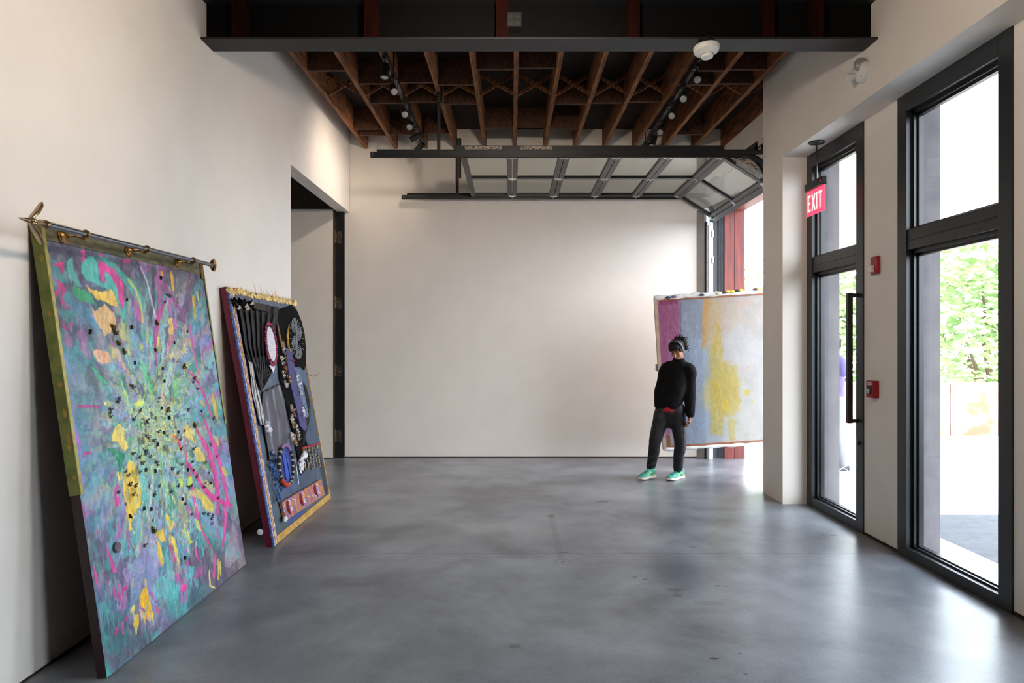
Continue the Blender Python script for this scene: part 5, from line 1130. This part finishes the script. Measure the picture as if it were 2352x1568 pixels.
def face(m, c, f, u, s=1.0):
    f = Vector(f).normalized(); u = Vector(u); u = (u-f*u.dot(f)).normalized(); r = f.cross(u); A = (r, f, u)
    P_ = lambda x, y, z: c+r*x*s+f*y*s+u*z*s
    m.ball(P_(0, -.012, .035), (.074*s, .092*s, .082*s), 20, 14, A); m.ball(P_(0, .018, -.02), (.060*s, .070*s, .080*s), 18, 12, A)
    m.ball(P_(0, .042, -.072), (.036*s, .034*s, .030*s), 14, 10, A)
    m.tube([P_(0, .084, .022), P_(0, .101, -.012), P_(0, .104, -.024)], [.008*s, .012*s, .013*s], 10); m.ball(P_(0, .098, -.026), (.017*s, .012*s, .009*s), 10, 8, A)
    for q in (1, -1):
        m.ball(P_(q*.038, .058, -.022), (.019*s, .017*s, .019*s), 10, 8, A); m.tube([P_(q*.012, .083, .034), P_(q*.032, .080, .038), P_(q*.050, .066, .032)], .007*s, 8)
        m.ball(P_(q*.076, -.006, -.004), (.010*s, .018*s, .030*s), 10, 8, A)
    m.tube([P_(-.022, .081, -.052), P_(0, .090, -.050), P_(.022, .081, -.052)], [.005*s, .007*s, .005*s], 8); m.tube([P_(-.018, .081, -.060), P_(0, .087, -.061), P_(.018, .081, -.060)], [.005*s, .007*s, .005*s], 8)
    return P_, A
def shoe(T, heel, toe, name, upper, sole_m, lace_m, lift=0.0):
    heel, toe = Vector(heel), Vector(toe); d = (toe-heel); L_ = d.length; d.normalize(); s_ = Vector((0, 0, 1)).cross(d).normalized(); n = d.cross(s_)
    if n.z < 0: n = -n
    m = MB(); ks = [0, .06, .2, .38, .55, .72, .88, .97, 1]; wd = [.020, .032, .036, .034, .040, .047, .043, .028, .010]; ht = [.030, .040, .046, .048, .040, .031, .024, .018, .008]; cz = [.045, .052, .056, .056, .046, .038, .030, .025, .02]
    m.tube([heel+d*L_*k+n*c for k, c in zip(ks, cz)], [(a, b) for a, b in zip(wd, ht)], 18, up=s_)
    m.tube([heel+d*.05+n*.06, heel+d*.055+n*.105], [(.036, .045), (.034, .042)], 14, up=s_)
    U = m.build('shoe', upper, T); remesh(U, .005, 2)
    m = MB(); N_ = 13; lo, hi_ = [], []
    for k in range(N_):
        t = k/(N_-1); w_ = np.interp(t, ks, wd)*1.05+.002; rise = .014*max(0, t-.75)/.25
        for q in (1, -1): lo.append(heel+d*(L_*(1.02*t-.01))+s_*w_*q+n*(.0+rise)); hi_.append(heel+d*(L_*(1.02*t-.01))+s_*w_*q+n*(.026+rise*.6))
    vs = lo+hi_; n2 = 2*N_; f = []
    for k in range(N_-1):
        a = 2*k; f += [(a, a+1, a+3, a+2), (n2+a, n2+a+2, n2+a+3, n2+a+1), (a, a+2, n2+a+2, n2+a), (a+1, n2+a+1, n2+a+3, a+3)]
    f += [(0, n2, n2+1, 1), (n2-2, n2-1, 2*n2-1, 2*n2-2)]
    m.add(vs, f); m.build('sole', sole_m, U)
    m = MB()
    for k in range(5):
        t = .40+.07*k; c = heel+d*L_*t+n*(.098-.010*k); m.tube([c-s_*.022-n*.010, c+n*.003, c+s_*.022+d*.012-n*.010], .0035, 6)
    m.build('laces', lace_m, U)
    m = MB()
    for q in (1, -1): m.tube([heel+d*L_*.15+n*.035+s_*q*.037, heel+d*L_*.35+n*.07+s_*q*.033, heel+d*L_*.5+n*.045+s_*q*.039, heel+d*L_*.64+n*.035+s_*q*.045], [.003, .006, .006, .003], 6)
    m.build('side_stripe', lace_m, U)
    return U

# --- the woman walking in front of the canvas
YP = 7.90
def wp(x, y, dy=0.0): return px(x, y, YP+dy)
W_ = thing('person', 'woman in black sweatshirt, dark trousers and green trainers walking with head bowed', 'person', (1.80, YP, 0))
fd = Vector((-.55, -.83, 0)).normalized(); sdv = Vector((.83, -.55, 0))           # her facing; towards her left hand
hip = Vector((1.83, YP, .86)); chest = Vector((1.90, YP-.0, 1.17)); nk = Vector((1.925, YP-.02, 1.375)); hc = Vector((1.893, YP-.075, 1.495))
shR, shL = Vector((1.805, YP+.06, 1.285)), Vector((2.035, YP-.05, 1.265))
elR, wrR = Vector((1.735, YP+.10, 1.05)), Vector((1.695, YP+.0, .85))
elL, wrL = Vector((2.055, YP-.02, 1.03)), Vector((2.035, YP-.12, .765))
hpR, knR, anR = Vector((1.765, YP+.03, .82)), Vector((1.662, YP+.0, .46)), Vector((1.625, YP+.08, .10))
hpL, knL, anL = Vector((1.90, YP-.03, .82)), Vector((1.935, YP-.05, .45)), Vector((1.925, YP+.03, .09))
m = MB()
P_, A_ = face(m, hc, (-.50, -.66, -.62), (-.35, -.45, .8), .97)
chain(m, [nk-Vector((0, 0, .05)), nk+Vector((0, 0, .02)), hc+Vector((.02, .03, -.04))], [.062, .054, .055])
chain(m, [hip, (hip+chest)/2, chest, nk-Vector((0, 0, .07))], [(.135, .09), (.115, .08), (.125, .075), (.08, .055)], 18, up=sdv)
for a, b, c_ in ((shR, elR, wrR), (shL, elL, wrL)): chain(m, [nk-Vector((0, 0, .07)), a, b, c_], [.05, .048, .038, .026])
for a, b, c_ in ((hpR, knR, anR), (hpL, knL, anL)): chain(m, [a, (a+b)/2, b, (b+c_)/2, c_], [.082, .074, .052, .050, .036])
hand(m, wrL+Vector((-.005, 0, -.02)), (-.14, -.12, -1), (-1, .2, 0), -1, 1.0, .8)
hand(m, wrR+Vector((.02, 0, -.02)), (.45, .1, -1), (.3, -1, 0), 1, 1.0, .5)
remesh(m.build('body', skin, W_), .0055, 2)
eyed = mat('dark_eye', '#1a1210', .3)
for q in (1, -1):
    m = MB(); m.ball(P_(q*.031, .074, .010), (.012, .006, .005), 10, 8, A_); m.build('eye', eyed, W_)
    m = MB(); m.tube([P_(q*.014, .088, .042), P_(q*.032, .085, .047), P_(q*.050, .072, .040)], .0032, 6); m.build('eyebrow', eyed, W_)
m = MB(); m.tube([P_(-.02, .088, -.056), P_(0, .094, -.056), P_(.02, .088, -.056)], [.002, .0045, .002], 6); m.build('lips', mat('lips', '#7c3c34', .5), W_)
hair_m = mat('black_curly_hair', '#0c0908', .7, col2='#1a1412', scale=40, bump=.6, bscale=110, spec=.25)
m = MB(); m.ball(P_(0, -.022, .052), (.083, .094, .080), 20, 14, A_); m.ball(P_(0, -.055, .015), (.075, .060, .085), 16, 12, A_); m.ball(P_(0, .052, .080), (.062, .042, .036), 14, 10, A_)
for q in (1, -1): m.ball(P_(q*.062, .022, .045), (.018, .04, .045), 12, 8, A_)
r4 = random.Random(3)
HR = m.build('hair', hair_m, W_); remesh(HR, .006, 1)
m = MB()
for k in range(150):
    a = r4.uniform(-1.0, 1.0); b0 = P_(r4.uniform(-.05, .02)+.0, -.085+r4.uniform(-.02, .02), .05+a*.07); d0 = (Vector((.75, .35, -.1))+Vector((r4.gauss(0, .5), r4.gauss(0, .5), r4.gauss(0, .6)))).normalized(); o1, o2 = ortho(d0); ph = r4.uniform(0, 6)
    L_ = r4.uniform(.04, .09); m.tube([b0+d0*L_*t+(o1*math.cos(ph+t*9)+o2*math.sin(ph+t*9))*.010 for t in [j/15 for j in range(16)]], [.006]*6+[.005]*5+[.004]*3+[.003, .0015], 6)
for k in range(16): m.ball(P_(r4.uniform(.02, .07)*-1, -.10+r4.uniform(-.03, .02), .03+r4.uniform(-.08, .05)), r4.uniform(.018, .032), 8, 6)
m.build('curls', hair_m, HR)
m = MB(); q = []
for k in range(17):
    t = -1.75+3.5*k/16; q.append(P_(math.sin(t)*.087, .012-.012*math.cos(t), .046+math.cos(t)*.090))
m.tube(q, [(.016, .004)]*17, 8, up=A_[1]); m.build('headband', mat('grey_headband', '#4c4c54', .6), W_)
m = MB(); m.ball(P_(-.084, -.002, -.03), .005, 8, 6); m.build('earring', M['galv'], W_)
blackc = mat('black_knit', '#070709', .9, col2='#0c0c0f', scale=18, bump=.3, bscale=60, spec=.2)
m = MB()
chain(m, [Vector((1.82, YP, .815)), Vector((1.825, YP, .90)), (hip+chest)/2+Vector((.0, 0, .02)), chest, chest+Vector((.015, 0, .10)), nk-Vector((.0, 0, .055)), nk+Vector((-.002, 0, .012))],
      [(.146, .115), (.150, .120), (.142, .115), (.140, .108), (.134, .096), (.100, .080), (.064, .062)], 22, up=sdv)
chain(m, [nk-Vector((.03, 0, .085)), shR, (shR+elR)/2, elR, (elR+wrR)/2, wrR], [.080, .078, .074, .066, .060, .050])
chain(m, [nk-Vector((-.03, 0, .085)), shL, (shL+elL)/2, elL, (elL+wrL)/2, wrL], [.080, .080, .078, .072, .064, .052])
m.tube(ring(nk+Vector((0, -.005, .018)), (0, -.1, 1), .058, 0, 20), .014, 8)
for k in range(0): m.tube([Vector((1.66+.05*k, YP-.11, .86+r4.uniform(0, .25))), Vector((1.72+.05*k, YP-.125, .90+r4.uniform(0, .25)))], .012, 6)
folds(remesh(m.build('sweatshirt', blackc, W_), .009, 25), .022, .17)
m = MB(); m.tube([hip+Vector((0, 0, -.066)), hip+Vector((0, 0, -.05)), hip], [(.118, .117), (.122, .119), (.120, .116)], 24, up=sdv); m.build('red_shirt_hem', mat('red_cotton', '#a81420', .7), W_)
tro = mat('dark_navy_trousers', '#0b0b10', .6, col2='#12111a', scale=10, bump=.4, bscale=22)
m = MB(); chain(m, [hip+Vector((0, 0, -.01)), hip-Vector((.0, 0, .10)), hip-Vector((.0, 0, .19))], [(.148, .105), (.155, .110), (.110, .085)], 20, up=sdv)
chain(m, [hpR-Vector((0, 0, .02)), (hpR+knR)/2, knR, (knR+anR)/2, anR+Vector((0, 0, .03))], [.105, .092, .072, .064, .054])
chain(m, [hpL-Vector((0, 0, .02)), (hpL+knL)/2, knL, (knL+anL)/2, anL+Vector((0, 0, .03))], [.105, .090, .073, .064, .054])
for a, b in ((knR, anR), (knL, anL), (hpL, knL)):
    for k in range(4): p = a.lerp(b, r4.uniform(.1, .9)); m.tube([p+Vector((-.05, -.045, -.02)), p+Vector((0, -.068, .0)), p+Vector((.05, -.045, .03))], .008, 6)
folds(remesh(m.build('trousers', tro, W_), .008, 10), .016, .12)
grn = mat('teal_green_mesh', '#3fae8c', .5, col2='#2c7c78', scale=26, lo=.4, hi=.6); yel = mat('neon_yellow', '#c9e03a', .5, col2='#8fd84c', scale=30); slm = mat('cream_sole', '#e0d6c4', .6)
hL = px(1569, 1098, 8.02); hL.z = .004; tL = px(1533, 1105, 7.80); tL.z = .004
shoe(W_, hL, tL, 'shoe', grn, slm, yel)
hR = Vector((1.672, YP+.085, .020)); tR = Vector((1.455, YP-.055, .006)); shoe(W_, hR, tR, 'shoe', grn, slm, yel)

# --- second person outside, holding the far end of the canvas
Y2 = 8.45; X2 = 3.98
Q = thing('person', 'person in violet top outside the glass door, half hidden behind the pier, carrying the canvas', 'person', (X2, Y2, 0))
hp2 = Vector((X2, Y2, .92)); ch2 = Vector((X2-.01, Y2, 1.25)); nk2 = Vector((X2-.02, Y2, 1.44)); hc2 = Vector((X2-.02, Y2, 1.56)); lat = Vector((0, 1, 0))
endp = BL+e3*W3
gr1 = endp+u3*.86+Vector((.010, -.045, 0)); gr2 = endp+u3*.80+Vector((.010, .075, 0))
m = MB(); P2_, A2_ = face(m, hc2, (-1, .05, -.1), (0, 0, 1), .97)
chain(m, [nk2-Vector((0, 0, .05)), nk2, hc2+Vector((.01, 0, -.05))], [.062, .055, .055])
chain(m, [hp2, (hp2+ch2)/2, ch2, nk2-Vector((0, 0, .07))], [(.15, .10), (.13, .09), (.16, .10), (.1, .07)], 18, up=lat)
arms = []
for s_, g in ((-1, gr1), (1, gr2)):
    a = nk2+Vector((0, s_*.17, -.07)); w_ = g+Vector((.09, s_*.01, .0)); b = Vector(((a.x+w_.x)/2+.08, a.y+s_*.06, (a.z+w_.z)/2-.07)); arms.append((a, b, w_)); chain(m, [nk2-Vector((0, 0, .07)), a, b, w_], [.05, .048, .038, .027])
    hand(m, w_, (-1, -s_*.05, 0), (0, -s_, 0), s_, 1.0, .55)
legs = []
for s_, dx in ((-1, .08), (1, -.06)):
    a = hp2+Vector((0, s_*.08, -.03)); b = Vector((X2-.02+dx*.3, Y2+s_*.09, .48)); c_ = Vector((X2+dx, Y2+s_*.09, .09)); legs.append((a, b, c_)); chain(m, [a, (a+b)/2, b, (b+c_)/2, c_], [.085, .076, .054, .052, .038])
remesh(m.build('body', skin, Q), .006, 2)
m = MB(); m.ball(P2_(0, -.022, .048), (.084, .096, .080), 18, 12, A2_); m.ball(P2_(0, -.05, .0), (.076, .06, .08), 16, 12, A2_); remesh(m.build('hair', hair_m, Q), .007, 1)
m = MB(); m.ball(P2_(0, -.015, .068), (.089, .100, .062), 18, 12, A2_); m.tube([P2_(0, .07, .06), P2_(0, .15, .045)], [(.06, .006), (.045, .005)], 12, up=A2_[0]); m.build('cap', mat('violet_cap', '#5a4a86', .7), Q)
vio = mat('violet_cotton', '#6a58a4', .8, col2='#55468c', scale=10, bump=.3, bscale=30)
m = MB(); chain(m, [hp2-Vector((0, 0, .06)), hp2+Vector((0, 0, .06)), ch2, ch2+Vector((0, 0, .1)), nk2-Vector((0, 0, .03))], [(.175, .12), (.165, .115), (.18, .12), (.15, .1), (.07, .065)], 20, up=lat)
for a, b, w_ in arms: chain(m, [nk2-Vector((0, 0, .08)), a, (a+b)/2, b], [.07, .074, .066, .06])
remesh(m.build('shirt', vio, Q), .009, 2)
m = MB(); chain(m, [hp2, hp2-Vector((0, 0, .14))], [(.155, .11), (.15, .11)], 18, up=lat)
for a, b, c_ in legs: chain(m, [a, (a+b)/2, b, (b+c_)/2, c_+Vector((0, 0, .02))], [.1, .09, .075, .066, .058])
remesh(m.build('trousers', mat('faded_grey_trousers', '#8a8c92', .8), Q), .009, 2)
for a, b, c_ in legs: shoe(Q, Vector((c_.x+.07, c_.y, -.008)), Vector((c_.x-.19, c_.y, -.008)), 'shoe', mat('dark_shoe', '#2c2c34', .5), slm, M['white'])
